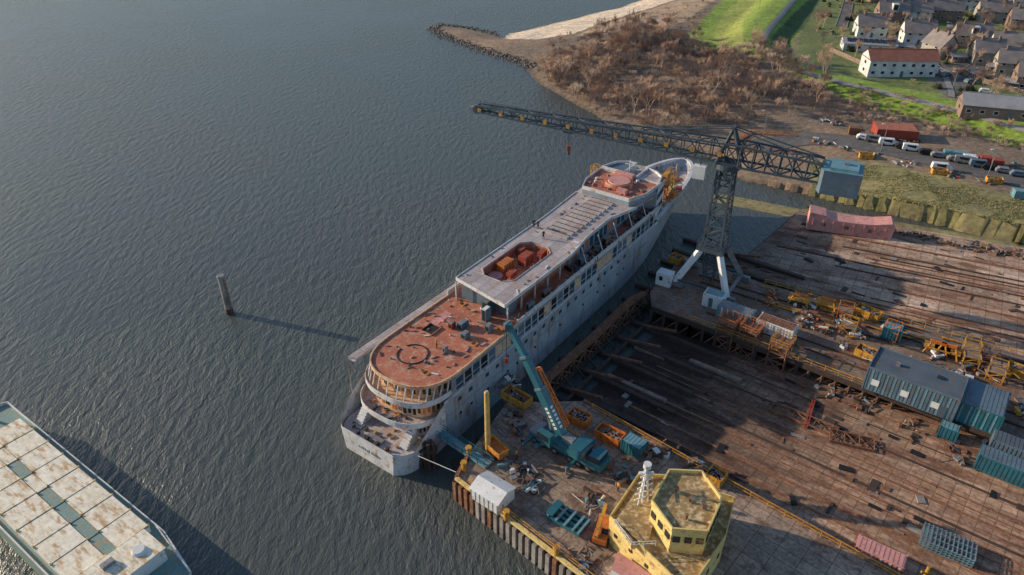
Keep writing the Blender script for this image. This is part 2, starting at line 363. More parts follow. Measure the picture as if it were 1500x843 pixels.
# ------------------------------------------------------------------ wharf
mb=MB(); mb.prism([tuple(q)[:2] for q in (A,G,E,D,C,B)],-3,4,M_rustd,M_wharf)
d=(G-A).normalized();n=Vector((d.y,-d.x,0)) ; n=n if n.x<0 else -n
k=0.
while k<60:
    p=A+d*k+n*.22; mb.box((p.x,p.y,1.2),(.62,.5,5.2 if int(k/1.2)%2 else 4.8),M_rust if R.random()<.3 else M_pile,math.atan2(d.y,d.x)); k+=1.15
for p,q in ((A,B),(B,C)):
    dd=(q-p);n2=int(dd.length/1.1)
    for j in range(n2):
        o=p.lerp(q,j/n2); mb.box((o.x,o.y,1.1),(.55,.7,5.3),M_rustd,math.atan2(dd.y,dd.x))
up=Vector((0,0,.22))
mb.beam(A+up,A+d*60+up,.5,M_yel2,.4); mb.beam(A+up,B+up,.5,M_rust,.4)
mb.done('quay_wharf')
mb=MB(); mb.rail([A+d*2-n*.5,A+d*60-n*.5],M_yel,1.1,2.2,.08); mb.done('quay_railing')
mb=MB(); o=Vector((-Ld.y,Ld.x,0)); mb.rail([D+Ld*2-o*.6,D+Ld*120-o*.6],M_yel,1.1,2.4,.08); mb.beam(D+Vector((0,0,.15)),D+Ld*120+Vector((0,0,.15)),.5,M_rust,.35); mb.done('wharf_edge_railing')
for px,py in ((680,690),(687,668),(700,722),(742,762),(815,815)):
    p=gp(px,py); mb=MB(); mb.cyl(p,p+Vector((0,0,1.6)),.35,.35,M_yel,10); mb.cyl(p+Vector((0,0,1.6)),p+Vector((0,0,1.8)),.5,.45,M_yel,10); mb.done('yellow_bollard')
# ------------------------------------------------------------------ crane pier
P=[gp(952,428),gp(1002,374),gp(1120,416),gp(1500,522)]; pe=(P[3]-P[2]).normalized(); P.append(P[3]+pe*150)
Q=[gp(1500,655),gp(1150,522),gp(1012,470),gp(955,449)]; qe=(Q[0]-Q[1]).normalized(); Q.insert(0,Q[0]+qe*150)
mb=MB(); mb.prism([tuple(q)[:2] for q in P+Q],2.9,4.,M_rustd,M_pier)
ring=[Q[4],Q[3],Q[2],Q[2].lerp(Q[1],.5)]
for i in range(len(ring)-1):
    p,q=ring[i],ring[i+1]; L_=(q-p).length; n2=int(L_/2.2)
    for j in range(n2+1):
        o=p.lerp(q,j/max(1,n2)); mb.beam((o.x,o.y,-3),(o.x,o.y,3),.45,M_rustd)
        if j<n2:
            o2=p.lerp(q,(j+1)/n2); mb.beam((o.x,o.y,-.5),(o2.x,o2.y,2.8),.18,M_rust)
mb.prism([(q.x+.8,q.y+.9) for q in (P[0]+Vector((2,1,0)),P[1]+Vector((1,-2,0)),P[2]+Vector((0,-1.5,0)),P[3]+Vector((0,-1.5,0)),P[4]+Vector((0,-2,0)),Q[0]+Vector((0,1,0)),Q[1]+Vector((0,1,0)),Q[2]+Vector((0,1,0)))],-3,2.95,M_rustd)
mb.done('crane_pier')
mb=MB(); mb.rail([Q[3],Q[2],Q[1],Q[0]],M_yel,1.1,2.2,.085); mb.rail([P[2],P[3],P[4]],M_yel,1.1,2.2,.085); mb.done('pier_railing')
mb=MB()
for f in (.2,.32,.68,.8):
    p=P[2].lerp(Q[2],f);q=P[3].lerp(Q[1]+(Q[0]-Q[1])*.45,f)
    dd=(q-p).normalized()
    p2=p-dd*14
    mb.beam(p2+Vector((0,0,.12)),p+dd*150+Vector((0,0,.12)),.25,M_rustd,.24)
mb.done('crane_rails')
mb=MB(); T0=gp(945,430,3.2);T1=gp(925,440,3.2);T2=gp(868,495,3.2);T3=gp(800,556,3.2)
for p,q in ((T0,T1),(T1,T2),(T2,T3)):
    mb.beam(p,q,1.6,M_rust,.35); dd=(q-p).normalized();nn=Vector((-dd.y,dd.x,0)); n2=max(1,int((q-p).length/3.))
    mb.rail([p+nn*.7+Vector((0,0,.15)),q+nn*.7+Vector((0,0,.15))],M_rust,1,2.5,.1)
    for j in range(n2+1):
        o=p.lerp(q,j/n2)
        for sgn in (-1,1):
            e_=o+nn*sgn*.8; mb.beam((e_.x,e_.y,-3),(e_.x,e_.y,3.1),.35,M_rust)
            if j<n2:
                f_=p.lerp(q,(j+1)/n2)+nn*sgn*.8
                mb.beam((e_.x,e_.y,.2),(f_.x,f_.y,3),.2,M_rust); mb.beam((f_.x,f_.y,.2),(e_.x,e_.y,3),.2,M_rust)
        a_,b_=o-nn*.9,o+nn*.9; mb.beam((a_.x,a_.y,.2),(b_.x,b_.y,3),.2,M_rust)
        c_=o+Vector((dd.y,-dd.x,0))*(3.2 if (Vector((dd.y,-dd.x,0)).dot(tY)>0) else -3.2); mb.beam((o.x,o.y,2.8),(c_.x,c_.y,.2),.25,M_rustd)
mb.done('timber_trestle')
for p0,p1 in (((930,510),(1008,540)),((890,552),(975,590)),((865,590),(930,622)),((1010,530),(1085,560))):
    mb=MB(); mb.beam(gs(*p0)+Vector((0,0,.3)),gs(*p1)+Vector((0,0,.3)),.8,M_wood,.5); mb.done('timber_baulk')
# ------------------------------------------------------------------ SHIP
ship=empty('passenger_ship')
def nose(z): return 102.5+max(0,min(13,z))/13*10
def hw(a,z):
    zz=max(0,min(13,z))/13
    if a<6: t=(6-a)/6.6; w=7.7*(1-t**3)**.28
    else: w=7.7
    w*= (0.93+.07*min(1,zz*4)) if a<12 else 1
    a0=62+8*zz
    if a>a0:
        t=min(1,(a-a0)/(nose(z)-a0)); p=1.9+zz*1.1; ex=.95-.5*zz; w=7.7*max(0,1-t**p)**ex
    return w
def ztop(a):
    if a<2.5: return 4.3
    if a<9: return 4.3+(9-4.3)*((a-2.5)/6.5)**.8
    if a<76: return 9.
    return 9+2.2*min(1,(a-76)/14)**1.2
sa=[0,.3,.7,1.2,2,2.5,3.5,5,7,9,12,20,35,50,62,68,72,76,80,84,88,91,94,97,99,101,102.5,104,105.5,107,108,109,109.8,110.4,110.9,111.2,111.4]
mb=MB(SM); rows=8; V=[];Fc=[]
for sd in (1,-1):
    base=len(V)
    for a_ in sa:
        for j in range(rows+1):
            z=-1.5+(ztop(a_)+1.5)*j/rows; aa=min(a_,nose(z)); V.append((aa,sd*hw(aa,z),z))
    for i in range(len(sa)-1):
        for j in range(rows):
            q=base+i*(rows+1)+j; Fc.append((q,q+rows+1,q+rows+2,q+1) if sd<0 else (q,q+1,q+rows+2,q+rows+1))
nst=9*rows; half=(len(sa)-1)*rows
aft=Fc[:nst]+Fc[half:half+nst]; fwd=Fc[nst:half]+Fc[half+nst:]
mb.add(V,aft,M_hull); mb.add(V,fwd,M_hside)
n1=len(sa)*(rows+1); mb.add([V[j] for j in range(rows+1)]+[V[n1+j] for j in range(rows+1)],[(j,j+1,rows+2+j,rows+1+j) for j in range(rows)],M_hull)
rim=[(a_,hw(a_,ztop(a_))) for a_ in sa if a_>76]
for sd in(1,-1):
    for (a0,w0),(a1,w1) in zip(rim[:-1],rim[1:]):
        mb.beam((a0,sd*(w0-.2),ztop(a0)+.05),(a1,sd*(max(0,w1-.2)),ztop(a1)+.05),.75,M_hull,.2)
        mb.add([(a0,sd*max(0,w0-.5),9.),(a1,sd*max(0,w1-.5),9.),(a1,sd*max(0,w1-.5),ztop(a1)),(a0,sd*max(0,w0-.5),ztop(a0))],[(0,1,2,3)],M_hull)
        if w0>1.6: mb.beam((a0,sd*(w0-.4),10.2),(a0,sd*max(0,w0-1.1),9.9),.12,M_hull,1.4)
mb.done('hull',ship)
mb=MB(SM@Matrix.Translation((0,0,-1.2))); fd=[(a_,hw(a_,9.5)-.35) for a_ in (82,86,90,94,98,101,103.5,105.5,107,108.2)]
mb.prism([(a_,w) for a_,w in fd]+[(a_,-w) for a_,w in fd[::-1]],10.2,10.5,M_gdeck)
for x,y in ((96,2.6),(96,-2.6),(101,1.8),(101,-1.8)):
    mb.bx(x-.8,x+.8,y-.7,y+.7,10.5,11.1,M_steel); mb.cyl((x,y-.9,11.3),(x,y+.9,11.3),.55,.55,M_rust,12)
for y in(3.8,-3.8): mb.bx(91,93.5,y-.9,y+.9,10.5,12.,M_red)
mb.bx(98,99.5,-.6,.6,10.5,11.3,M_red)
mb.cyl((106,0,10.5),(106,0,13.),.12,.08,M_white,8)
for i in range(5): mb.beam((95+i*.5,-4,11),(95+i*.5,-2.8,13.4),.18,M_yel)
mb.box((91,-5.6,13),(1.5,1.2,2.2),M_yel2); mb.bx(93.2,94.8,-1.5,.9,10.5,13.,M_rust); mb.rail([(93,-1.6,13.),(95,-1.6,13.),(95,1,13.)],M_yel,1,.7,.1)
for i in range(30):
    x,y=R.uniform(90,104),R.uniform(-4.5,4.5); mb.box((x,y,10.7),(R.uniform(.3,1.4),R.uniform(.2,.6),R.uniform(.2,.6)),R.choice([M_rust,M_steel,M_red,M_white,M_black]),R.uniform(0,3))
mb.done('foredeck_gear',ship)
def outline(aend,w,fore,n=20,p=2.6,depth=7.):
    L_=[]
    for i in range(n+1):
        th=math.pi*i/n-math.pi/2
        c_,s_=math.cos(th),math.sin(th)
        L_.append((aend+depth-depth*abs(c_)**(2/p), w*(1 if s_>0 else -1)*abs(s_)**(2/p)))
    return [(fore,-w)]+L_+[(fore,w)]
mb=MB(SM)
mb.prism([(.25,-4.8),(1.2,-6.4),(3,-7),(14,-7.2),(14,7.2),(3,7),(1.2,6.4),(.25,4.8)],2.7,3.1,M_hull,M_gdeck)
mb.prism(outline(3.0,7.25,14),6.,6.25,M_hull,M_gdeck)
mb.prism(outline(4.4,7.4,14,depth=7.5),9.,9.25,M_hull,M_cream)
o12=outline(5.6,7.35,80,depth=8.5,n=28)
mb.prism(o12,11.8,12.05,M_hull,M_red)
mb.wall(o12,11.75,12.3,.22,M_cream)
mb.wall(outline(4.4,7.4,14,depth=7.5),9.25,10.05,.12,M_hull); mb.wall(outline(3.0,7.25,14),6.25,7.1,.12,M_hull)
mb.wall([(2.4,-7.1),(1.2,-6.4),(.25,-4.7)],3.1,4.1,.12,M_hull)
for z0,ae,w,dp,mt in ((9.25,6.6,6.9,8.2,M_cream),(6.25,5.6,6.6,7.2,M_cream),(3.1,5.2,6.4,5.,M_hull)):
    ol=outline(ae,w,14,depth=dp,n=26); mb.wall(ol,z0,z0+2.6,.15,mt)
    mb.prism(ol,z0,z0+2.55,M_black,M_black)
    for i in range(1,len(ol)-2):
        p=Vector((*ol[i],0));q=Vector((*ol[i+1],0)); 
        if (q-p).length<.5: continue
        c_=(p+q)/2; dd=(q-p); nn=Vector((dd.y,-dd.x,0)).normalized(); nn=nn if nn.x<0 or abs(nn.x)<.3 else -nn
        if abs(nn.x)<.3: nn=Vector((0,math.copysign(1,c_.y),0))
        mb.box((c_.x+nn.x*.1,c_.y+nn.y*.1,z0+1.3),((q-p).length*.6,.1,1.5 if i%2 else 1.),R.choice([M_glass,M_bglass,M_rust,M_orange,M_black]),math.atan2(dd.y,dd.x))
ol=outline(4.7,7.2,14,depth=7.4,n=18)
for p in ol[2:-2]: mb.beam((p[0],p[1],9.2),(p[0]+.9,p[1]*.985,11.8),.16,M_hull)
for y in(-4.6,4.6):
    for i in range(9): mb.bx(2.6+i*.3,2.9+i*.3,y-.7,y+.7,3.1,3.3+i*.33,M_hull)
mb.bx(1.2,2.2,-1.5,1.5,3.1,3.5,M_steel)
for y in(-3,-1,1,3): mb.bx(.9,1.3,y-.2,y+.2,3.1,3.7,M_rustd)
for i in range(44):
    x,y,z=R.choice([(R.uniform(1.2,4.8),R.uniform(-5.5,5.5),3.2),(R.uniform(3.8,5.6),R.uniform(-4,4),6.35)]); mb.box((x,y,z),(R.uniform(.2,1.2),R.uniform(.1,.5),R.uniform(.1,.5)),R.choice([M_rust,M_steel,M_wood,M_pink,M_rustd,M_yel]),R.uniform(0,3))
for i,y in enumerate([-2.4,-2.0,-1.6,-1.2,-.8,-.2,.2,.6,1.,1.4,1.8]): mb.bx(-.03,.1,y-.11,y+.11,1.9,2.25+(i%3)*.1,M_blueg)
mb.done('stern_decks',ship)
mb=MB(SM)
for sd in(1,-1):
    mb.bx(11,78,sd*7.45-.1,sd*7.45+.1,9,11.8,M_hgrey)
    a_=12.; i=0
    while a_<77:
        mb.bx(a_,a_+1.55,sd*7.56-.06,sd*7.56+.06,9.4,11.45,R.choice([M_cream,M_bglass,M_bglass,M_glass,M_bglass,M_blueg])); mb.bx(a_+1.7,a_+1.85,sd*7.6-.08,sd*7.6+.08,9.1,11.8,M_hull); mb.bx(a_-.1,a_+1.65,sd*7.64-.03,sd*7.64+.03,10.2,10.28,M_hull); a_+=2.; i+=1
    mb.bx(9,80,sd*7.66-.14,sd*7.66+.14,8.85,9.08,M_hull)
    mb.bx(9,76,sd*7.72-.05,sd*7.72+.05,6.,6.12,M_hgrey); mb.bx(5,70,sd*7.73-.05,sd*7.73+.05,2.3,2.42,M_hgrey)
    a_=12
    while a_<66:
        mb.bx(a_,a_+.8,sd*7.7-.05,sd*7.7+.05,7.2,7.9,M_bglass)
        if int(a_)%2==0: mb.cyl((a_+.5,sd*7.65,4.6),(a_+.5,sd*7.76,4.6),.26,.26,M_glass,10)
        a_+=R.choice([2.7,2.7,4.2])
    mb.bx(28,80,sd*7.5-.07,sd*7.5+.07,12.05,12.95,M_hull)
    a_=28
    while a_<80: mb.bx(a_,a_+.15,sd*7.4-.15,sd*7.4+.15,12.05,13.05,M_hull); a_+=2.5
    a_=50
    while a_<76:
        mb.beam((a_,sd*7.4,13),(a_,sd*6.2,16),.14,M_hull); a_+=6
mb.done('side_walls',ship)
mb=MB(SM)
WX0,WX1,WY0,WY1=32.,46.5,-2.8,4.0
mb.bx(31,48.5,-4.2,5.,12.05,14.2,M_red)
for x0,x1,w in ((29.5,32,4.4),(48.5,80,4.5)):
    mb.bx(x0,x1,-w,w,12.05,15.7,M_hgrey)
    a_=x0+.4
    while a_<x1-1.2:
        for sd in(1,-1): mb.bx(a_,a_+1.2,sd*w-.06,sd*w+.06,12.9,14.9,R.choice([M_bglass,M_bglass,M_red]))
        a_+=1.8
Z0,Z1=15.7,16.
mb.prism([(26.6,-5.9),(28.6,5.8),(WX0,5.9),(WX0,-5.95)],Z0,Z1,M_gdeck)
mb.prism([(WX0,WY1),(WX0,5.9),(WX1,6.),(WX1,WY1)],Z0,Z1,M_gdeck)
mb.prism([(WX0,-5.95),(WX0,WY0),(WX1,WY0),(WX1,-6.)],Z0,Z1,M_gdeck)
mb.prism([(WX1,-6.),(WX1,6.),(56,6.1),(70,7),(77,7.4),(77,-7.3),(71,-6.7),(63,-4.6),(54,-4.9),(49.5,-5.7)],Z0,Z1,M_gdeck)
c=1.6
for pts in ([(WX0,WY1),(WX0,WY1-c),(WX0+c,WY1)],[(WX1,WY1),(WX1,WY1-c),(WX1-c,WY1)],[(WX0,WY0),(WX0,WY0+c),(WX0+c,WY0)],[(WX1,WY0),(WX1,WY0+c),(WX1-c,WY0)]): mb.prism(pts,Z0,Z1,M_gdeck)
well=[(WX0,WY1-c),(WX0+c,WY1),(WX1-c,WY1),(WX1,WY1-c),(WX1,WY0+c),(WX1-c,WY0),(WX0+c,WY0),(WX0,WY0+c)]
mb.wall(well,14.2,15.7,.15,M_red,True); mb.wall(well,15.98,16.1,.14,M_gdeck,True)
mb.wall([(26.6,-5.9),(28.6,5.8),(56,6.1),(70,7)],15.5,16.15,.14,M_hull); mb.wall([(26.6,-5.9),(WX1,-6),(49.5,-5.7),(54,-4.9),(63,-4.6),(71,-6.7)],15.5,16.15,.14,M_hull)
mb.bx(33,38,-2.2,-.2,14.2,14.7,M_red); mb.cyl((35,2.2,14.2),(35,2.2,14.6),1.3,1.3,M_pink,20)
for x,y,l,w,h in ((38,2.2,3,1.6,1.8),(42.,.6,2.6,1.6,1.9),(45,-.9,1.8,1.,1.6),(36.5,-.2,2.,1.1,1.3),(43.8,2.9,1.6,.9,1.5)): 
    mb.bx(x-l/2,x+l/2,y-w/2,y+w/2,14.2,14.2+h,M_orange if l>2.8 else M_redp); 
    for k in range(4): mb.bx(x-l/2+l*k/4+.1,x-l/2+l*k/4+.2,y-w/2-.05,y+w/2+.05,14.3,14.25+h,M_rust)
for i in range(34):
    x,y=R.uniform(33.5,45.5),R.uniform(-2.3,3.5); mb.beam((x,y,14.2),(x+R.uniform(-1,1),y+R.uniform(-1,1),R.uniform(14.5,16.6)),.11,R.choice([M_redp,M_rust,M_steel]))
mb.bx(50.5,69.5,-2.6,3.3,16.,16.05,M_gdeck)
for i in range(11):
    a_=51+i*1.7
    mb.bx(a_,a_+.95,-2.4,3.1,16.05,16.3,M_gdeck); mb.bx(a_+.98,a_+1.6,-2.3,3.0,16.05,16.09,M_rustd)
for y in(-5.4,5.4):
    for a_ in range(28,46,4): mb.beam((a_,y,12.05),(a_,y,15.6),.2,M_hull)
mb.bx(29,31,-5,5,12.05,15.6,M_blueg)
for i in range(30):
    x,y=R.uniform(28,76),R.choice([-1,1])*R.uniform(4.,5.6); mb.box((x,y if abs(y)<4.6 or not 50<x<68 else 4,16.08),(R.uniform(.2,1.2),R.uniform(.1,.4),R.uniform(.05,.25)),R.choice([M_steel,M_wood,M_rust,M_white]),R.uniform(0,3))
mb.done('roof_platform',ship)
mb=MB(SM)
mb.prism([(70,-5.2),(70,5.6),(74,7.),(81,7.3),(81,-7.),(74,-6.8)],16,17.3,M_hgrey,M_red)
mb.wall([(70,-5.2),(70,5.6),(74,7.),(81,7.3)],17.,17.8,.14,M_hull); mb.wall([(81,-7.),(74,-6.8),(70,-5.2)],17.,17.8,.14,M_hull)
mb.cyl((75.5,0,17.3),(75.5,0,18.3),3.0,2.8,M_red,28); mb.cyl((75.5,0,18.3),(75.5,0,18.45),2.4,2.3,M_pink,28); mb.bx(71.5,72.6,-3.5,-1.5,17.3,18.4,M_pink); mb.bx(79,80.3,-1.2,3,17.3,18.4,M_pink)
brg=[(79,-7.3),(79,7.4),(85,6.),(87.5,3),(88,0),(87,-3.5),(84.5,-6.2)]
mb.prism(brg,9,16.4,M_hull,M_gdeck)
mb.prism([(80.5,6.9),(80.5,1.6),(86.5,1.6),(86.2,3.6),(84.6,5.6)],16.4,17.8,M_hull,M_blueg)
mb.wall([(80.5,6.9),(80.5,1.6),(86.5,1.6),(86.2,3.6),(84.6,5.6)],17.7,18.3,.2,M_hull,True)
mb.prism([(80.6,-6.6),(80.6,-1.2),(86.6,-1.2),(86.,-3.4),(84.2,-5.6)],16.4,17.2,M_white,M_gdeck)
mb.wall([(80.6,-6.6),(80.6,-1.2),(86.6,-1.2),(86.,-3.4),(84.2,-5.6)],17.1,17.7,.25,M_hull,True)
mb.wall(brg[1:]+[brg[0]],16.2,17.2,.16,M_hull)
for p,q in zip(brg[1:],brg[2:]+[brg[0]]):
    p=Vector((*p,0));q=Vector((*q,0));L_=(q-p).length;n2=max(1,int(L_/1.3))
    for zc_ in (15.,12.2):
        for j in range(n2):
            o=p.lerp(q,(j+.5)/n2); dd=q-p; nn=Vector((-dd.y,dd.x,0)).normalized(); nn=nn if nn.x>0 else -nn; mb.box((o.x+nn.x*.04,o.y+nn.y*.04,zc_),(1.0,.14,1.2),M_bglass,math.atan2(dd.y,dd.x))
for x,y in ((80,8.2),(88,-6.2)):
    mb.truss((x,y,9),(x,y,18.2),(1.6,1.6),(1.6,1.6),5,.12,.09,M_yel,side=(1,0,0))
mb.bx(86,88.5,-8.2,-6.9,12.2,13.4,M_orange); mb.bx(84.5,86,-6.9,-5.8,17.2,18.4,M_yel)
mb.box((91.5,-6.4,11.6),(3.4,1.3,1.4),M_redp)
mb.cyl((82,1,16.4),(82,1,20.5),.12,.08,M_white,8); mb.beam((82,-.2,19.5),(82,2.2,19.5),.1,M_white)
mb.done('bridge',ship)
mb=MB(SM)
mb.bx(6,62,7.5,9.2,11.6,11.8,M_gdeck)
for a_ in range(6,63,4): mb.beam((a_,9.1,11.7),(a_,7.5,9.8),.15,M_steel)
mb.rail([(6,9.15,11.8),(62,9.15,11.8)],M_steel,1,3,.05)
mb.cyl((6,9.2,-1),(6,9.2,13),.09,.09,M_steel,6)
n2=28
for k in range(n2):
    t0,t1=2*math.pi*k/n2,2*math.pi*(k+1)/n2
    if k in(5,6): continue
    mb.beam((12.2+2.4*math.cos(t0),1.2+2.4*math.sin(t0),12.12),(12.2+2.4*math.cos(t1),1.2+2.4*math.sin(t1),12.12),.16,M_black,.1)
mb.bx(17.5,20,2,4.3,12.06,12.1,M_black); mb.wall([(17.5,2),(20,2),(20,4.3),(17.5,4.3)],12.05,12.3,.1,M_red,True)
def unit(x,y,l,w,h,m,m2=None):
    mb.bx(x-l/2,x+l/2,y-w/2,y+w/2,12.1,12.1+h,m); mb.bx(x-l/2+.1,x+l/2-.1,y-w/2+.1,y+w/2-.1,12.1+h,12.2+h,m2 or M_steel); mb.bx(x-l/2-.04,x-l/2+.3,y-w/2+.2,y+w/2-.2,12.3,12+h,M_black)
unit(22.3,-.6,1.8,1.1,1.0,M_teal);unit(21.2,.8,1.1,.8,.9,M_redp);unit(20.3,-2.7,1.3,1.,.9,M_blueg);unit(26.2,-2.4,1.5,.9,2.2,M_blueg,M_white);unit(28.,-1.3,1.6,1.2,2.3,M_teal);unit(15.6,-2.5,.8,.6,.9,M_steel)
unit(24,-4.6,1.2,1,1.1,M_blueg); unit(33,-6.5,1.6,.8,1.3,M_steel);unit(38,-6.5,2.2,.8,1.2,M_rust);unit(51,-6,2.4,1,1.4,M_blueg);unit(60,-6,2,1.1,1.6,M_rust)
for a_,y in ((19.3,-5),(24.5,-6),(27,3.5),(9.5,-3.6)):
    mb.wall([(a_,y-.4),(a_+.9,y-.4),(a_+.9,y+.5),(a_,y+.5)],12.05,12.2,.06,M_yel,True)
for i in range(75):
    x,y=R.uniform(9,31),R.uniform(-6.4,6.4); mb.box((x,y,12.14),(R.uniform(.15,1.2),R.uniform(.1,.35),R.uniform(.06,.3)),R.choice([M_rust,M_steel,M_wood,M_white,M_pink,M_rustd]),R.uniform(0,3))
for i in range(60):
    x,y=R.uniform(46,79),-R.uniform(4.9,7.1); mb.box((x,y,12.3),(R.uniform(.3,1.8),R.uniform(.2,.6),R.uniform(.2,.9)),R.choice([M_rust,M_steel,M_wood,M_blueg,M_pink,M_rustd,M_black]),R.uniform(0,3))
for i in range(26):
    x,y=R.uniform(71,80),R.uniform(-6,6); mb.box((x,y,17.5),(R.uniform(.3,1.2),R.uniform(.2,.5),R.uniform(.2,.5)),R.choice([M_rust,M_steel,M_wood,M_white,M_pink]),R.uniform(0,3))
mb.bx(20.2,24.2,3.2,4.6,12.06,12.1,M_pink)
mb.done('deck_equipment',ship)
# ------------------------------------------------------------------ portal slewing crane
cx,cy=39.,121.; crane=empty('portal_slewing_crane'); jd=Vector((-.9,.436,0)).normalized()
mb=MB(); ca=rad(-33)
cm=Matrix.Translation((cx,cy,0))@Matrix.Rotation(ca,4,'Z'); mb.M=cm
for x in(-5.2,5.2):
    for y in(-4.6,4.6):
        mb.beam((x,y,5.),(x*.33,y*.38,12.4),.95,M_white if x*y<0 or y<0 else M_steel); mb.bx(x-1.7,x+1.7,y-.45,y+.45,4.2,5.2,M_steel)
        for k in(-1.1,-.35,.35,1.1): mb.cyl((x+k,y-.3,4.4),(x+k,y+.3,4.4),.33,.33,M_rustd,10)
    mb.beam((x,-4.6,5.4),(x,4.6,5.4),.55,M_steel)
for y in(-4.6,4.6): mb.beam((-4.8,y,5.6),(4.8,y,5.6),.35,M_cranes)
mb.bx(-2.6,2.6,-2.6,2.6,12,12.8,M_cranes); mb.rail([(-2.6,-2.6,12.8),(2.6,-2.6,12.8),(2.6,2.6,12.8),(-2.6,2.6,12.8),(-2.6,-2.6,12.8)],M_cranes,1,1.3,.09)
mb.truss((0,0,5),(0,0,12),(1.6,1.6),(3.,3.),4,.2,.13,M_cranes,side=(1,0,0))
mb.truss((0,0,12.6),(0,0,29),(3.6,3.6),(2.6,2.6),7,.36,.2,M_cranes,side=(1,0,0))
for i in range(7):
    z=12.8+i*2.3; mb.beam((-1.0,-.8,z),(1.0,-.8,z+2.2),.5,M_cranes,.12)
mb.bx(-8.6,-5.6,-6.2,-3.9,4.1,6.8,M_white); mb.bx(-7.9,-7.2,-6.24,-3.86,5.3,6.2,M_glass)
mb.bx(1.8,5.6,-8.4,-5.9,4.1,6.8,M_white); mb.bx(2.2,5.2,-8.0,-6.3,6.8,7.1,M_tealL); mb.bx(3,3.8,-8.43,-8.38,4.2,6.2,M_blueg)
mb.done('portal_and_tower',crane)
mb=MB(); O=Vector((cx,cy,0)); sd=jd.cross(Vector((0,0,1)))
mb.cyl(O+Vector((0,0,28.6)),O+Vector((0,0,29.6)),2.2,2.2,M_cranes,20)
tip=O+jd*51+Vector((0,0,32.3)); r0=O-jd*2+Vector((0,0,31.6))
mb.truss(r0,tip,(3.,3.7),(1.5,1.3),20,.3,.16,M_cranes)
r1=O-jd*15.5+Vector((0,0,31.))
mb.truss(r0+Vector((0,0,0)),r1,(3.6,3.9),(3.4,3.2),6,.34,.2,M_cranes)
ap=O+Vector((0,0,36.2))
for s_ in(-1,1):
    b0=O+sd*1.5*s_
    mb.beam(b0+jd*2+Vector((0,0,29.6)),ap+sd*.5*s_,.4,M_cranes); mb.beam(b0-jd*2.4+Vector((0,0,29.6)),ap+sd*.5*s_,.4,M_cranes)
    mb.beam(ap+sd*.5*s_,O+jd*16+sd*1.1*s_+Vector((0,0,33.6)),.18,M_cranes); mb.beam(ap+sd*.5*s_,r1+sd*1.6*s_+Vector((0,0,1.8)),.18,M_cranes)
mb.beam(ap-sd*.8,ap+sd*.8,.5,M_cranes)
mb.rail([r0+sd*2.2-jd*1,r0+sd*1.9+jd*22,tip+sd*1.1],M_cranes,1.,2.,.07)
mb.beam(r0+sd*1.9,tip+sd*1.1,.6,M_cranes,.08)
for i in range(11):
    t=.06+.92*i/10; p=r0.lerp(tip,t)-sd*(1.65-.8*t)+Vector((0,0,-.2)); mb.beam(p,p+jd*.75,.08,M_yel,.8)
hc=O-jd*18.6+Vector((0,0,30.2)); an=math.atan2(jd.y,jd.x)
mb.M=Matrix.Translation(hc)@Matrix.Rotation(an,4,'Z')
mb.prism([(-3.4,-2.7),(2.6,-3.),(3.3,-1.5),(3.3,1.5),(2.6,3.),(-3.4,2.7)],-2.2,2.0,M_blueg,M_tealL)
mb.prism([(-2.6,-2.2),(1.8,-2.3),(1.8,2.3),(-2.6,2.2)],2.,2.5,M_tealL)
mb.bx(-1.5,-.5,-3.02,-2.85,-.5,.8,M_glass);mb.bx(.4,1.3,-3.05,-2.85,-.5,.8,M_glass);mb.bx(-1,-.2,-.4,.4,2.5,2.9,M_steel)
for zz in(-1.6,1.6): mb.bx(-3.5,2.2,-2.95,-2.8,zz-.06,zz+.06,M_steel)
mb.M=None
c_=O+jd*4.6-sd*1.4+Vector((0,0,27.6)); mb.M=Matrix.Translation(c_)@Matrix.Rotation(an,4,'Z')
mb.bx(-1.1,1.1,-.9,.9,-1.2,1.2,M_white); mb.bx(.5,1.13,-.8,.8,-.5,.9,M_glass); mb.bx(-.9,.9,-.93,-.88,-.3,.8,M_glass); mb.bx(-.1,.1,-.1,.1,1.2,3,M_cranes); mb.M=None
tr=r0.lerp(tip,.62)+Vector((0,0,-1.4)); mb.beam(tr-jd,tr+jd,1.8,M_cranes,.5)
for s_ in(-.35,.35): mb.beam(tr+sd*s_,tr+sd*s_-Vector((0,0,3.2)),.06,M_black)
mb.box(tr-Vector((0,0,3.6)),(.7,.5,1.),M_redp); mb.cyl(tr-Vector((0,0,4.1)),tr-Vector((0,0,4.9)),.12,.25,M_rustd,8)
mb.cyl(tip-sd*.8+Vector((0,0,-.2)),tip+sd*.8+Vector((0,0,-.2)),.9,.9,M_cranes,14); mb.beam(tip,tip+jd*1.6-Vector((0,0,.3)),1.2,M_steel,.7)
mb.beam(tip-jd*4,tip-jd*4+Vector((0,0,2)),.12,M_yel)
mb.done('jib_and_machine_house',crane)
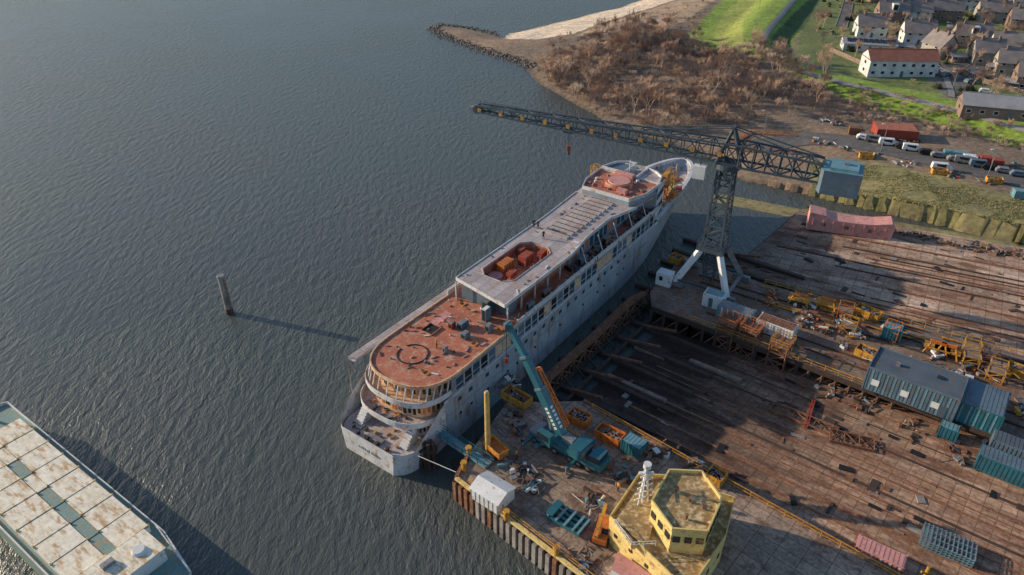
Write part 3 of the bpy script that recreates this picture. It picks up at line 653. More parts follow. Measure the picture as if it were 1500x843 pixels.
# ------------------------------------------------------------------ mobile crane
mob=empty('mobile_crane'); base=gp(828,662); ha=rad(-38)
mb=MB(Matrix.Translation(base)@Matrix.Rotation(ha,4,'Z'))
mb.bx(-5.6,6,-1.35,1.35,1.0,1.75,M_teal)
for x in(-4.6,-3.2,-1.0,1.6,3.1,4.6):
    for y in(-1.15,1.15): mb.cyl((x,y-.25,.62),(x,y+.25,.62),.62,.62,M_tyre,14); mb.cyl((x,y-.27,.62),(x,y+.27,.62),.3,.3,M_steel,10)
mb.prism([(4.4,-1.35),(6.6,-1.3),(6.7,0),(6.6,1.3),(4.4,1.35)],1.0,2.3,M_teal); mb.prism([(4.6,-1.25),(6.3,-1.15),(6.3,1.15),(4.6,1.25)],2.3,3.2,M_glass,M_teal)
for x in(-5,2.6):
    for s_ in(-1,1):
        mb.beam((x,0,1.1),(x,s_*3.7,1.1),.4,M_teal); mb.cyl((x,s_*3.6,.1),(x,s_*3.6,1.5),.14,.14,M_steel,8); mb.box((x,s_*3.6,.1),(1,1,.15),M_wood)
mb.bx(-5.6,-4.2,-1.3,1.3,1.75,2.2,M_steel); mb.bx(1.4,4.2,-1.2,1.2,1.75,2.1,M_steel); mb.bx(2.4,3.6,-.9,.5,2.1,2.7,M_black)
mb.done('carrier',mob)
foot=gp(822,642,6.6); tipm=gp(745,478,21.5); bd=(tipm-foot).normalized(); ba=math.atan2(bd.y,bd.x)
mb=MB(Matrix.Translation((foot.x,foot.y,0))@Matrix.Rotation(ba,4,'Z'))
mb.cyl((0,0,5.7),(0,0,6.1),1.3,1.3,M_steel,16); mb.bx(-2.8,2,-1.4,1.4,6.05,6.9,M_teal); mb.bx(-4.4,-2.6,-1.6,1.6,6.1,7.9,M_teal); mb.bx(-4.6,-4.3,-1.3,1.3,6.3,7.6,M_blueg)
mb.prism([(.2,1.45),(2.4,1.45),(2.6,2.3),(.2,2.4)],6.2,8.2,M_teal); mb.bx(.5,2.5,2.36,2.43,7,8,M_glass); mb.bx(2.5,2.62,1.5,2.25,6.9,8,M_glass)
mb.bx(-2.4,-.6,-.6,.6,6.9,7.8,M_steel); mb.rail([(-2.6,-1.3,6.9),(1.6,-1.3,6.9)],M_yel,.8,1,.07)
mb.done('superstructure',mob)
mb=MB(); sdm=bd.cross(Vector((0,0,1))).normalized(); Lb=(tipm-foot).length
st=foot-bd*1.5+Vector((0,0,.8))
mb.beam(st,st+bd*Lb*.5,1.05,M_teal,1.25); mb.beam(st+bd*Lb*.48,st+bd*Lb*.78,.88,M_teal,1.05); mb.beam(st+bd*Lb*.76,tipm,.7,M_teal,.85)
for f in(.5,.78): mb.beam(st+bd*Lb*(f-.015),st+bd*Lb*(f+.005),1.15,M_blueg,1.35)
upb=sdm.cross(bd)
mb.box(tipm,(1.,1.,1.1),M_teal); mb.cyl(tipm+bd*.3-sdm*.5,tipm+bd*.3+sdm*.5,.4,.4,M_steel,10)
hb=foot-Vector((0,0,.2)); mb.beam(hb+Vector((bd.x,bd.y,0)).normalized()*1.6,st+bd*Lb*.3-upb*.6,.35,M_steel)
q0=st+bd*Lb*.12+sdm*1.15; mb.truss(q0,q0+bd*Lb*.52,(.9,1.1),(.6,.7),9,.17,.12,M_orange); mb.beam(q0+upb*.1,q0+bd*Lb*.50,.3,M_orange,.6)
for k in range(6):
    a_=st+bd*Lb*(.14+.035*k)-sdm*.54; mb.beam(a_,a_+bd*.38,.04,M_white,.5)
for k in range(6):
    a_=st+bd*Lb*(.14+.035*k)+upb*.64; mb.beam(a_,a_+bd*.38,.5,M_white,.03)
mb.beam(tipm+Vector((-.3,.4,0)),tipm+Vector((-.3,.4,-6)),.07,M_black); mb.box(tipm+Vector((-.3,.4,-6.4)),(.5,.4,.9),M_redp)
mb.done('telescopic_boom',mob)
# ------------------------------------------------------------------ wheelhouse block on the wharf
wh=empty('wheelhouse_module'); mb=MB()
def pp(l,z): return [g2(*p,z) for p in l]
low=pp([(893,762),(935,700),(975,702),(1075,735),(1062,790),(1015,860),(985,850)],8.2)
mb.prism(low,4,8.2,M_yel2,M_rroof); mb.wall(low,8.1,9.,.15,M_yel2,True)
upo=pp([(955,735),(980,690),(1028,692),(1057,732),(1036,780),(985,776)],12.2)
mb.prism(upo,8.2,12.0,M_yel2,M_rroof); mb.wall(upo,11.8,12.5,.2,M_yel2,True)
ce=Vector((sum(p[0] for p in upo)/6,sum(p[1] for p in upo)/6,0))
for i in range(6):
    p=Vector((*upo[i],0));q=Vector((*upo[(i+1)%6],0)); n2=max(2,int((q-p).length/1.3))
    for j in range(n2):
        o=p.lerp(q,(j+.5)/n2);o+=(o-ce).normalized()*.08; dd=q-p; mb.box((o.x,o.y,10.6),(.85,.12,.9),M_glass,math.atan2(dd.y,dd.x))
for i in range(len(low)):
    p=Vector((*low[i],0));q=Vector((*low[(i+1)%len(low)],0)); n2=int((q-p).length/2.6); c0=Vector((sum(a[0] for a in low)/len(low),sum(a[1] for a in low)/len(low),0))
    for j in range(n2):
        o=p.lerp(q,(j+.5)/n2);o+=(o-c0).normalized()*.05; dd=q-p; mb.box((o.x,o.y,6.5),(.5,.1,.55),M_glass,math.atan2(dd.y,dd.x))
mb.done('hull',wh)
mb=MB(); mb.prism(pp([(900,765),(935,715),(965,740),(950,790),(925,800)],9.),8.2,9.0,M_yel2,M_rroof)
m0=gp(935,740,9)
for dx,dy in((0,0),(1.3,.5),(.4,1.5)): mb.beam(m0+Vector((dx,dy,0)),m0+Vector((.6,.6,6)),.2,M_white)
for k in range(5): mb.beam(m0+Vector((-.6+k*.1,-.1,1+k)),m0+Vector((1.8-k*.1,.8,1+k)),.15,M_white); mb.beam(m0+Vector((.2,-.9,1.3+k)),m0+Vector((.6,1.8,1.3+k)),.13,M_white)
mb.box(m0+Vector((.6,.6,5)),(1.8,.3,.3),M_white); mb.cyl(m0+Vector((.6,.6,6)),m0+Vector((.6,.6,6.6)),.5,.5,M_white,12)
for px,py in((990,720),(1010,735),(1030,745),(1005,760)):
    p=gp(px,py,12.1); mb.cyl(p,p+Vector((0,0,.7)),.15,.25,M_rust,8)
mb.rail([gp(900,768,8.9),gp(925,802,8.9),gp(960,800,8.9)],M_white,.9,1,.07)
mb.done('mast_and_railings',wh)
mb=MB(); mb.prism(pp([(905,808),(935,828),(965,850),(940,860),(895,835)],6.),4,6,M_white,M_pink); mb.done('deck_house_section')
# ------------------------------------------------------------------ containers etc
def container(name,p,L_,W,Hh,mat,rz,top=None,stripes=None,flat=False):
    mb=MB(); mb.bx(-L_/2,L_/2,-W/2,W/2,.12,Hh,mat); mb.bx(-L_/2+.1,L_/2-.1,-W/2+.1,W/2-.1,Hh,Hh+.03,top or mat)
    x=-L_/2+.3;i=0
    while x<L_/2-.2:
        m=stripes if (stripes and i%2) else mat
        for y in(-W/2,W/2): mb.bx(x-.12,x+.12,y-.05,y+.05,.3,Hh-.15,m)
        if not flat: mb.bx(x-.1,x+.1,-W/2+.15,W/2-.15,Hh+.03,Hh+.06,(top or mat))
        x+=.55;i+=1
    for x in(-L_/2,L_/2):
        for y in(-W/2,W/2): mb.bx(x-.1,x+.1,y-.1,y+.1,0,Hh+.06,mat)
        for y in(-W/4,W/4): mb.bx(x-.05,x+.05,y-.04,y+.04,.3,Hh-.2,M_steel)
    if flat:
        mb.wall([(-L_/2,-W/2),(L_/2,-W/2),(L_/2,W/2),(-L_/2,W/2)],Hh-.1,Hh+.25,.12,mat,True); mb.bx(-L_/4,-L_/4+.6,-.3,.3,Hh,Hh+.5,M_steel); mb.bx(L_/5,L_/5+1,.3,1.1,Hh,Hh+.2,M_glass)
        for k in range(3): mb.bx(-L_/2+1+k*L_/3,-L_/2+2.1+k*L_/3,-W/2-.09,-W/2-.05,1.4,2.5,M_white)
        mb.bx(L_/3,L_/3+1,-W/2-.1,-W/2-.05,.2,2.3,M_slate)
    return place(name,mb.mesh(name),p,rz)
PA=math.atan2(qe.y,qe.x); PB=math.atan2(pe.y,pe.x)
container('shipping_container',gp(1076,468),6.2,2.5,2.6,M_tealL,PA,M_steel,M_white)
container('shipping_container',gp(1135,489),6.4,2.6,2.6,M_white,PA,M_rust)
container('workshop_shed',gp(1333,577),13,6.6,4.3,M_blueg,PA,M_slate,M_tealL,True)
container('workshop_container',gp(1424,606),7.2,7.,3.7,M_teal,PA,M_blueg,M_tealL)
container('shipping_container',gp(1304,495),3,2.4,2.5,M_teal,PB,M_tealL)
container('tool_container',gs(1386,640),2.4,1.8,2.2,M_teal,PA,M_tealL)
container('shipping_container',gs(1480,700),9,2.8,2.8,M_teal,PA,M_blueg)
container('shipping_container',gs(1486,672),7,2.8,2.8,M_blueg,PA,M_slate)
container('ribbed_pink_container',gs(1285,822),5.6,2.3,1.9,M_pink,YA+.1,M_pink,M_white)
container('site_office_container',gp(928,662),3,2.2,2.2,M_teal,math.atan2(Ld.y,Ld.x),M_tealL)
container('flat_roof_shed',gt(1308,200),11,7,3,M_redp,rad(-12),M_rtile)
for px,py,L_,m,rz in ((1398,232,6,M_tealL,-17),(1418,238,3,M_white,-17),(1441,240,2.6,M_redp,-17),(1458,244,2.6,M_redp,-15),(1495,290,4,M_tealL,-12),(1250,196,3,M_rust,-14)):
    container('storage_container',gt(px,py),L_,2.2,2.,m,rad(rz),None)
def skip(name,p,L_,W,Hh,mat,rz):
    mb=MB(); 
    mb.prism([(-L_/2+.3,-W/2+.2),(L_/2-.3,-W/2+.2),(L_/2-.3,W/2-.2),(-L_/2+.3,W/2-.2)],.1,.2,mat)
    mb.wall([(-L_/2,-W/2),(L_/2,-W/2),(L_/2,W/2),(-L_/2,W/2)],.1,Hh,.14,mat,True); mb.bx(-L_/2+.15,L_/2-.15,-W/2+.15,W/2-.15,.2,Hh*.72,M_rust)
    for x in(-L_/4,L_/4): mb.bx(x-.06,x+.06,-W/2-.1,-W/2+.1,.1,Hh,mat); mb.bx(x-.06,x+.06,W/2-.1,W/2+.1,.1,Hh,mat)
    for i in range(12): mb.box((R.uniform(-L_/3,L_/3),R.uniform(-W/4,W/4),Hh*.8),(R.uniform(.3,1.2),.3,.3),R.choice([M_wood,M_steel,M_rust]),R.uniform(0,3))
    return place(name,mb.mesh(name),p,rz)
for px,py,L_,m in ((848,618,3.2,M_orange),(893,643,4,M_orange),(757,588,4.6,M_yel),(1270,463,4.4,M_yel),(1272,524,4.2,M_yel),(1490,549,3.6,M_yel),(1048,704,2.2,M_yel),(990,384,2.5,M_yel)):
    skip('waste_skip',gp(px,py),L_,2.1,1.5,m,math.atan2(Ld.y,Ld.x)+R.uniform(-.1,.1))
for px,py in((1268,232),(1375,255),(1455,268)): skip('waste_skip',gt(px,py),3.6,1.8,1.4,M_yel,rad(-15))
mb=MB(Matrix.Translation(gs(1240,340))@Matrix.Rotation(rad(-19),4,'Z'))
prof=[(-9,0),(9,0),(9.4,3.2),(8.6,4.2),(5.,3.4),(1,3.1),(-4,3.2),(-5.4,4.0),(-9,4.4)]
mb.add([(x,-2.2,z+.3) for x,z in prof]+[(x,2.2,z+.3) for x,z in prof],[tuple(range(9)),tuple(range(17,8,-1))]+[(i,(i+1)%9,9+(i+1)%9,9+i) for i in range(9)],M_pink)
for i in range(8): mb.bx(-8+i*2.2,-7.8+i*2.2,-2.35,-2.2,.4,3.2,M_pink)
for x in(-6,-1,4): mb.bx(x,x+.9,-2.24,-2.18,1.6,2.4,M_rust)
mb.done('pink_ship_section')
mb=MB(Matrix.Translation(gp(722,730))@Matrix.Rotation(rad(-38),4,'Z')); mb.bx(-2.3,2.3,-1.8,1.8,0,2,M_white); mb.add([(-2.5,-2,2),(2.5,-2,2),(2.5,2,2),(-2.5,2,2),(-2.5,0,2.8),(2.5,0,2.8)],[(0,1,5,4),(2,3,4,5),(0,4,3),(1,2,5)],M_white); mb.bx(-2.34,-2.3,-.7,.7,0,1.8,M_blueg)
for k in range(7): mb.bx(-2.35+k*.75,-2.28+k*.75,-1.84,1.84,0,2,M_steel)
mb.done('white_tent')
mb=MB(Matrix.Translation(gp(832,765))@Matrix.Rotation(rad(-38),4,'Z'))
for y in(-1.2,-.4,.4,1.2): mb.bx(-2.6,2.6,y-.18,y+.18,.3,.8,M_teal)
for x in(-2.3,-1,0.3,1.6,2.4): mb.bx(x-.15,x+.15,-1.4,1.4,.8,1.05,M_tealL)
mb.bx(-2.6,-1.6,-1.3,1.3,1.05,1.4,M_teal); mb.done('teal_lifting_frame')
p=gp(715,662); mb=MB(); mb.cyl(p,p+Vector((0,0,11.2)),.42,.36,M_pole,14); mb.cyl(p+Vector((0,0,11.2)),p+Vector((0,0,11.5)),.36,.2,M_pole,14); mb.box(p+Vector((0,0,.2)),(1.8,1.8,.4),M_rust); mb.done('timber_pile')
mb=MB(Matrix.Translation(gp(727,665))@Matrix.Rotation(rad(-50),4,'Z')); mb.bx(-1.8,1.8,-.9,.9,.7,1.2,M_orange); mb.wall([(-1.8,-.9),(1.8,-.9),(1.8,.9),(-1.8,.9)],1.2,1.8,.08,M_yel,True)
for x in(-.7,.7):
    for y in(-.9,.9): mb.cyl((x,y-.12,.4),(x,y+.12,.4),.4,.4,M_tyre,12)
mb.beam((1.8,0,.8),(3.2,0,.6),.15,M_steel);mb.done('orange_trailer')
mb=MB(Matrix.Translation(gp(882,785))@Matrix.Rotation(rad(70),4,'Z')); mb.bx(-2,2,-.9,.9,.7,1.5,M_orange); mb.bx(-.9,.5,-.85,0,1.5,2.6,M_glass); mb.bx(-.95,.55,-.9,.05,2.6,2.7,M_orange)
mb.beam((-1.9,.45,1.8),(3.2,.45,2.2),.4,M_yel); mb.beam((3.1,.45,2.2),(3.4,.45,.6),.35,M_orange); mb.bx(3.3,3.5,-.7,.9,.3,1.1,M_steel)
for y in(-.5,.5): mb.bx(3.5,4.6,y-.07,y+.07,.3,.4,M_rustd)
for x in(-1.3,1.3):
    for y in(-.95,.95): mb.cyl((x,y-.2,.55),(x,y+.2,.55),.55,.55,M_tyre,14)
mb.done('telehandler')
mb=MB(); a_=gp(640,632,4.2);b_=gp(716,682,4.3); mb.beam(a_,b_,1.5,M_tealL,.3); nn=(b_-a_).normalized(); nn=Vector((-nn.y,nn.x,0))
for s_ in(-1,1): mb.rail([a_+nn*.75*s_,b_+nn*.75*s_],M_teal,1.1,1.5,.09)
mb.done('gangway')
for px,py in((617,686),(630,688)):
    p=gp(px,py,0); mb=MB(); 
    for dx,dy in((0,0),(.7,.2),(.3,.75)): mb.cyl(p+Vector((dx,dy,-3)),p+Vector((dx,dy,5.2)),.35,.33,M_rustd,10)
    mb.cyl(p+Vector((.35,.35,3.6)),p+Vector((.35,.35,4.1)),.95,.95,M_rustd,12); mb.done('mooring_dolphin')
p=gp(337,459,0); mb=MB(); mb.cyl(p+Vector((0,0,-3)),p+Vector((0,0,8.5)),.72,.68,M_pile,16); mb.cyl(p+Vector((0,0,8.5)),p+Vector((0,0,8.75)),.78,.7,M_steel,16)
for k in range(9): mb.bx(p.x+.55,p.x+.95,p.y-.5,p.y-.44,.6+k*.9,.68+k*.9,M_rust)
mb.bx(p.x+.6,p.x+.66,p.y-.62,p.y-.5,0,8.3,M_rust); mb.cyl(p+Vector((0,0,-1)),p+Vector((0,0,1.2)),.74,.73,M_rustd,16); mb.done('mooring_pile')
mb=MB(); mb.beam(gp(612,668,4),gp(668,692,4.6),.07,M_white); mb.beam(gp(515,540,8),gp(512,575,4.2),.07,M_wood); mb.done('mooring_rope')
def frame(px0,px1,w,h,mat,name='steel_lattice_frame'):
    mb=MB(); a_=gs(*px0)+Vector((0,0,h/2+.2));b_=gs(*px1)+Vector((0,0,h/2+.2)); mb.truss(a_,b_,(w,h),(w,h),max(3,int((b_-a_).length/3.2)),.15,.1,mat); mb.done(name)
frame((1130,598),(1225,636),2.2,.3,M_rust); frame((1215,640),(1280,655),2.6,.3,M_rust); frame((1180,628),(1191,590),.4,.3,M_redp)
mb=MB(Matrix.Translation(gs(1385,805))@Matrix.Rotation(YA+.12,4,'Z'))
for k in range(4):
    for y in(-1.5,-.5,.5,1.5): mb.bx(-3,3,y-.08,y+.08,.2+k*.42,.35+k*.42,M_tealL)
    for i in range(13): mb.bx(-3+i*.5-.05,-3+i*.5+.05,-1.6,1.6,.35+k*.42,.42+k*.42,M_steel)
mb.done('steel_grating_stack')
for px,py in((1094,515),(1138,535),(1062,505)):
    p=gs(px,py); mb=MB(); mb.truss(p,p+Vector((0,0,6.-p.z)),(3,3),(3,3),3,.2,.14,M_rust,side=tuple(tY)); 
    q=p.copy();q.z=6; mb.box(q,(3.4,3.4,.2),M_rust,YA); mb.M=Matrix.Translation(q)@Matrix.Rotation(YA,4,'Z'); mb.rail([(-1.6,-1.6,.1),(1.6,-1.6,.1),(1.6,1.6,.1),(-1.6,1.6,.1),(-1.6,-1.6,.1)],M_yel if px>1100 else M_orange,1.1,1,.08); mb.done('scaffold_tower')
def heap(p,r,n,mats,name):
    mb=MB()
    for i in range(n):
        x,y=R.gauss(0,r*.5),R.gauss(0,r*.5); l=R.uniform(.2,1.8)
        if R.random()<.35: mb.beam((x,y,R.uniform(.1,.7)),(x+R.uniform(-2,2),y+R.uniform(-2,2),R.uniform(.1,.8)),R.uniform(.06,.2),R.choice(mats))
        elif R.random()<.25: mb.cyl((x,y,.3),(x+R.uniform(-1,1),y+R.uniform(-1,1),.35),.2,.2,R.choice(mats),8)
        else: mb.box((x,y,R.uniform(.1,.5)),(l,R.uniform(.15,.8),R.uniform(.15,.8)),R.choice(mats),R.uniform(0,3))
    place(name,mb.mesh(name),p,0)
mx=[M_rust,M_rust,M_rust,M_steel,M_wood,M_wood,M_blueg,M_white,M_rustd,M_rustd,M_tealL]
for px,py,r in ((755,620,2.5),(765,690,2.),(780,715,1.5),(800,640,2),(748,560,2),(910,700,2.5),(960,665,2),(870,735,1.5),(1015,690,2),(860,820,2)): heap(gp(px,py),r,26,mx,'scrap_material_heap')
for i in range(78):
    t=R.random(); f=R.uniform(.08,.92); p=P[2].lerp(P[3],t*1.15).lerp(Q[2].lerp(Q[1]+(Q[0]-Q[1])*1.0,t),f); heap(Vector((p.x,p.y,4)),R.uniform(.8,2.4),R.randint(8,20),mx+[M_yel,M_orange],'yard_material_heap')
for i in range(8):
    t=.15+.8*R.random(); f=R.uniform(.12,.42); p=P[2].lerp(P[3],t).lerp(Q[2].lerp(Q[1],t),f); mb=MB(Matrix.Translation((p.x,p.y,4))@Matrix.Rotation(PB+R.uniform(-.2,.2),4,'Z'))
    mb.truss((0,0,0),(0,0,R.uniform(2,3.5)),(2.4,1.6),(2.4,1.6),2,.12,.09,R.choice([M_yel,M_orange,M_rust]),side=(1,0,0)); mb.bx(-1.3,1.3,-.9,.9,1.9,2.0,M_wood); mb.done('scaffold_trestle')
for px,py in((1220,575),(1260,590),(1340,625),(1460,640),(1400,665)): heap(gs(px,py),2.2,14,mx[:9],'slipway_scrap_heap')
for k in range(26):
    px=1200+k*12+R.uniform(-5,5); py=300+(px-1190)*.2+R.uniform(12,20); heap(gs(px,py),R.uniform(.8,1.8),8,mx[:6]+[M_rustd,M_wood],'bankside_scrap_heap')
for k in range(24):
    px=R.uniform(1190,1500); py=190+(px-1180)*.235+R.choice([-1,1])*R.uniform(11,20); heap(gt(px,py),R.uniform(1,2),10,mx+[M_white,M_redp],'roadside_material_heap')
for i in range(14):
    t=R.uniform(0,.95); p=P[2].lerp(P[3],t)+Vector((R.uniform(-2,2),R.uniform(-3,-8),0)); mb=MB()
    for k in range(5): o=Vector((0,k*.35,.3)); mb.beam(Vector((p.x,p.y,4))+o,Vector((p.x,p.y,4))+o+pe*R.uniform(4,9),.2,R.choice([M_rust,M_steel,M_yel,M_rustd]))
    mb.done('steel_profile_stack')
for px,py in((1385,520),(1370,516),(1170,445),(1210,452)):
    mb=MB(Matrix.Translation(gp(px,py))@Matrix.Rotation(PB,4,'Z')); 
    for x in(-1.8,1.8):
        for y in(-1,1): mb.beam((x,y,0),(x*.6,y*.7,2),.22,M_yel)
    mb.bx(-2,2,-1,1,1.0,1.3,M_yel); mb.beam((-1.2,0,2),(1.2,0,2),.5,M_orange); mb.done('yellow_ship_cradle')
p=gs(1352,850); mb=MB(); mb.cyl(p,p+Vector((0,0,2.6)),.22,.22,M_yel,10); mb.beam(p+Vector((-.7,0,1.6)),p+Vector((.7,0,1.2)),.25,M_yel); mb.done('yellow_bollard')
mb=MB()
for a_,b_ in (((1072,212),(1100,196)),((1100,196),(1168,200)),((1085,222),(1165,226))):
    p,q=gt(*a_),gt(*b_); mb.rail([p,q],M_orange,1.4,2,.12); mb.beam(p+Vector((0,0,.1)),q+Vector((0,0,.1)),1.2,M_rust,.3)
mb.done('north_quay_walkway')
# ------------------------------------------------------------------ barge
bo=gp(58,627,4.6); BM=Matrix.Translation((bo.x,bo.y,0))@Matrix.Rotation(rad(-35.4),4,'Z'); mb=MB(BM); barge=empty('cargo_barge')
ho=[(-11,-.8),(-10.5,0),(32,0),(40,-1.5),(45,-5.8),(40,-10.2),(32,-11.8),(-10.5,-11.8),(-11,-11)]
mb.prism(ho,-2,3.9,M_tealdk,M_tealdk); mb.wall(ho,3.9,4.4,.13,M_white,True)
mb.done('hull',barge)
mb=MB(BM)
mb.bx(-4,30.4,-11,-.8,3.9,4.9,M_white)
x=-3.8
while x<29.5:
    for y0,y1 in((-10.9,-6.6),(-5.,-.9)):
        mb.bx(x,x+4.05,y0,y1,4.9,5.15+R.uniform(0,.05),M_hatch)
    mb.bx(x,x+4.05,-6.5,-5.1,4.9,5.05,M_hatch if int(x)%3==0 else M_tealdk)
    for y in(-11,-6.55,-5.05,-.85): mb.bx(x+4.08,x+4.2,y-.1,y+.1,4.9,5.4,M_yel2)
    mb.bx(x+4.09,x+4.2,-10.9,-.9,4.95,5.12,M_tealdk); x+=4.3
mb.bx(31.6,36,-9.8,-2,3.9,6.,M_white); mb.bx(31.4,36.2,-10,-1.8,6.,6.15,M_hatch); mb.cyl((34,-4,6.15),(34,-4,6.5),.9,.7,M_white,18); mb.bx(32.5,33.3,-8,-6.5,6.15,6.7,M_steel)
mb.bx(38,40,-7,-4.5,3.9,4.6,M_steel)
for y in(-3,-8.6): mb.cyl((-8,y,3.9),(-8,y,4.7),.25,.25,M_steel,8)
mb.rail([(31,-.3,4.4),(40,-1.7,4.4)],M_white,.9,1.5,.06); mb.bx(-9.5,-6,-8,-4,3.9,4.5,M_tealdk)
mb.done('hatches_and_deckhouse',barge)
# ------------------------------------------------------------------ groyne rocks
mb=MB()
def rock(p,s):
    vs=[]
    for v in((1,0,0),(-1,0,0),(0,1,0),(0,-1,0),(0,0,1),(0,0,-1),(.7,.7,.5),(-.7,.6,.5)): vs.append(p+Vector(v)*s*R.uniform(.6,1.1))
    mb.add(vs,[(0,6,4),(6,2,4),(2,7,4),(7,1,4),(1,3,4),(3,0,4),(0,2,6),(2,1,7),(2,0,5),(1,2,5),(3,1,5),(0,3,5)],M_rock)
gl=[g2(*q,0) for q in [(780,100),(765,93),(710,76),(655,57),(632,44),(645,37),(690,42),(725,50)]]
for (x0,y0),(x1,y1) in zip(gl[:-1],gl[1:]):
    L_=math.hypot(x1-x0,y1-y0)
    for i in range(int(L_*10)):
        t=R.random(); x=x0+(x1-x0)*t+R.gauss(0,1.7);y=y0+(y1-y0)*t+R.gauss(0,1.7); rock(Vector((x,y,max(-.3,hz(x,y))+.05)),R.uniform(.3,.8))
mb.done('groyne_rocks')
p=gt(668,40); mb=MB(); mb.cyl(p,p+Vector((0,0,7)),.15,.1,M_steel,8); mb.box(p+Vector((0,0,6.5)),(1.2,.15,1.2),M_white); mb.done('navigation_marker')
# ------------------------------------------------------------------ roads
def ribbon(name,px,w,mat,off=.14,z=4,dash=False,kerb=False):
    pts=[Vector((*g2(*q,z),0)) for q in px]; out=[]
    for p,q in zip(pts[:-1],pts[1:]):
        n=max(1,int((q-p).length/2))
        for k in range(n): out.append(p.lerp(q,k/n))
    out.append(pts[-1])
    for _ in range(6): out=[out[0]]+[(out[i-1]+out[i]*2+out[i+1])/4 for i in range(1,len(out)-1)]+[out[-1]]
    mb=MB(); vs=[];fs=[];m=5
    for i,p in enumerate(out):
        d=(out[min(i+1,len(out)-1)]-out[max(i-1,0)]).normalized();n=Vector((-d.y,d.x,0))
        for k in range(m):
            q=p+n*w*(k/(m-1)-.5); vs.append((q.x,q.y,hz(q.x,q.y)+off))
        if kerb and i<len(out)-1:
            for s_ in(-1,1):
                q=p+n*(w/2+.15)*s_;r=out[i+1]+n*(w/2+.15)*s_; mb.beam((q.x,q.y,hz(q.x,q.y)+.14),(r.x,r.y,hz(r.x,r.y)+.14),.3,M_kerb,.28)
        if dash and i%3==0 and i<len(out)-1:
            r=out[i+1]; z0=hz(p.x,p.y)+off+.02;z1=hz(r.x,r.y)+off+.02; mb.add([(p.x-n.x*.08,p.y-n.y*.08,z0),(p.x+n.x*.08,p.y+n.y*.08,z0),(r.x+n.x*.08,r.y+n.y*.08,z1),(r.x-n.x*.08,r.y-n.y*.08,z1)],[(0,1,2,3)],M_paint)
    for i in range(len(out)-1):
        for k in range(m-1): a_=i*m+k; fs.append((a_,a_+1,a_+m+1,a_+m))
    mb.add(vs,fs,mat); mb.done(name)
ribbon('yard_road',[(1110,205),(1180,198),(1250,208),(1350,232),(1500,268),(1750,330)],9,M_asph)
ribbon('dike_road',[(1195,-60),(1160,5),(1122,50),(1113,75),(1135,96),(1190,112),(1290,136),(1400,162),(1500,190),(1700,245)],2.4,M_kerb,.18,7)
ribbon('village_street',[(1250,-30),(1240,15),(1232,40)],4.5,M_asph,.14,4,False,True)
ribbon('village_street',[(1350,65),(1362,100),(1400,118),(1440,95),(1500,70)],6,M_asph,.14,4,True,True)
ribbon('footpath',[(1380,105),(1395,140),(1388,158)],2,M_kerb,.16,4)
# ------------------------------------------------------------------ houses
def house(name,p,w,d,h,rh,rz,wall,roof,chim=True,solar=False,dormer=False):
    mb=MB(); mb.bx(-w/2,w/2,-d/2,d/2,-1,h,wall); o=.45
    V=[(-w/2-o,-d/2-o,h-.2),(w/2+o,-d/2-o,h-.2),(w/2+o,d/2+o,h-.2),(-w/2-o,d/2+o,h-.2),(-w/2-o,0,h+rh),(w/2+o,0,h+rh)]
    mb.add(V,[(0,1,5,4),(2,3,4,5),(3,2,1,0)],roof); 
    for x in(-w/2,w/2): mb.add([(x,-d/2,h-.15),(x,d/2,h-.15),(x,0,h+rh-.25)],[(0,1,2)],wall)
    n=max(2,int(w/3.4))
    for fl in range(2 if h>4.5 else 1):
        z=1.5+fl*2.7
        for k in range(n):
            x=-w/2+w*(k+.5)/n
            for y,s_ in((-d/2,-1),(d/2,1)):
                if fl==0 and k==n//2: mb.bx(x-.5,x+.5,y-.05,y+.05,0,2.1,M_blueg); continue
                mb.bx(x-.7,x+.7,y-.04,y+.04,z-.6,z+.6,M_white); mb.bx(x-.58,x+.58,y-.07,y+.07,z-.48,z+.48,M_glass)
        for x in(-w/2,w/2): mb.bx(x-.05,x+.05,-.8,.8,z-.5,z+.5,M_glass)
    mb.bx(-w/2-o,w/2+o,-d/2-o-.1,-d/2-o,h-.3,h-.18,M_steel); mb.bx(-w/2-o,w/2+o,-.15,.15,h+rh-.05,h+rh+.1,roof)
    if chim:
        for x in (-w*.3,w*.28): mb.bx(x-.4,x+.4,-.9,-.2,h+rh-1.,h+rh+1.,M_brick)
    if dormer: mb.bx(-1.3,1.3,-d/2+.2,-.8,h+.2,h+rh*.75,M_white); mb.bx(-1,1,-d/2+.14,-d/2+.22,h+.6,h+rh*.65,M_glass)
    if solar:
        for k in range(int(w/2.2)):
            x=-w/2+1.2+k*2.1; t0,t1=.2,.8
            y0=-(d/2)*(1-t0);y1=-(d/2)*(1-t1);mb.add([(x,y0,h+rh*t0+.2),(x+1.7,y0,h+rh*t0+.2),(x+1.7,y1,h+rh*t1+.2),(x,y1,h+rh*t1+.2)],[(0,1,2,3)],M_glass)
    return place(name,mb.mesh(name),p,rz)
house('white_house',gt(1312,108),24,9,6,3,rad(-3),M_render,M_rtile,False)
house('grey_roof_house',gt(1462,168),22,8,3.4,2.6,rad(-18),M_brick,M_ltile,False)
house('solar_roof_house',gt(1270,72),20,9,3.,1.4,rad(-14),M_render,M_ltile,False,True)
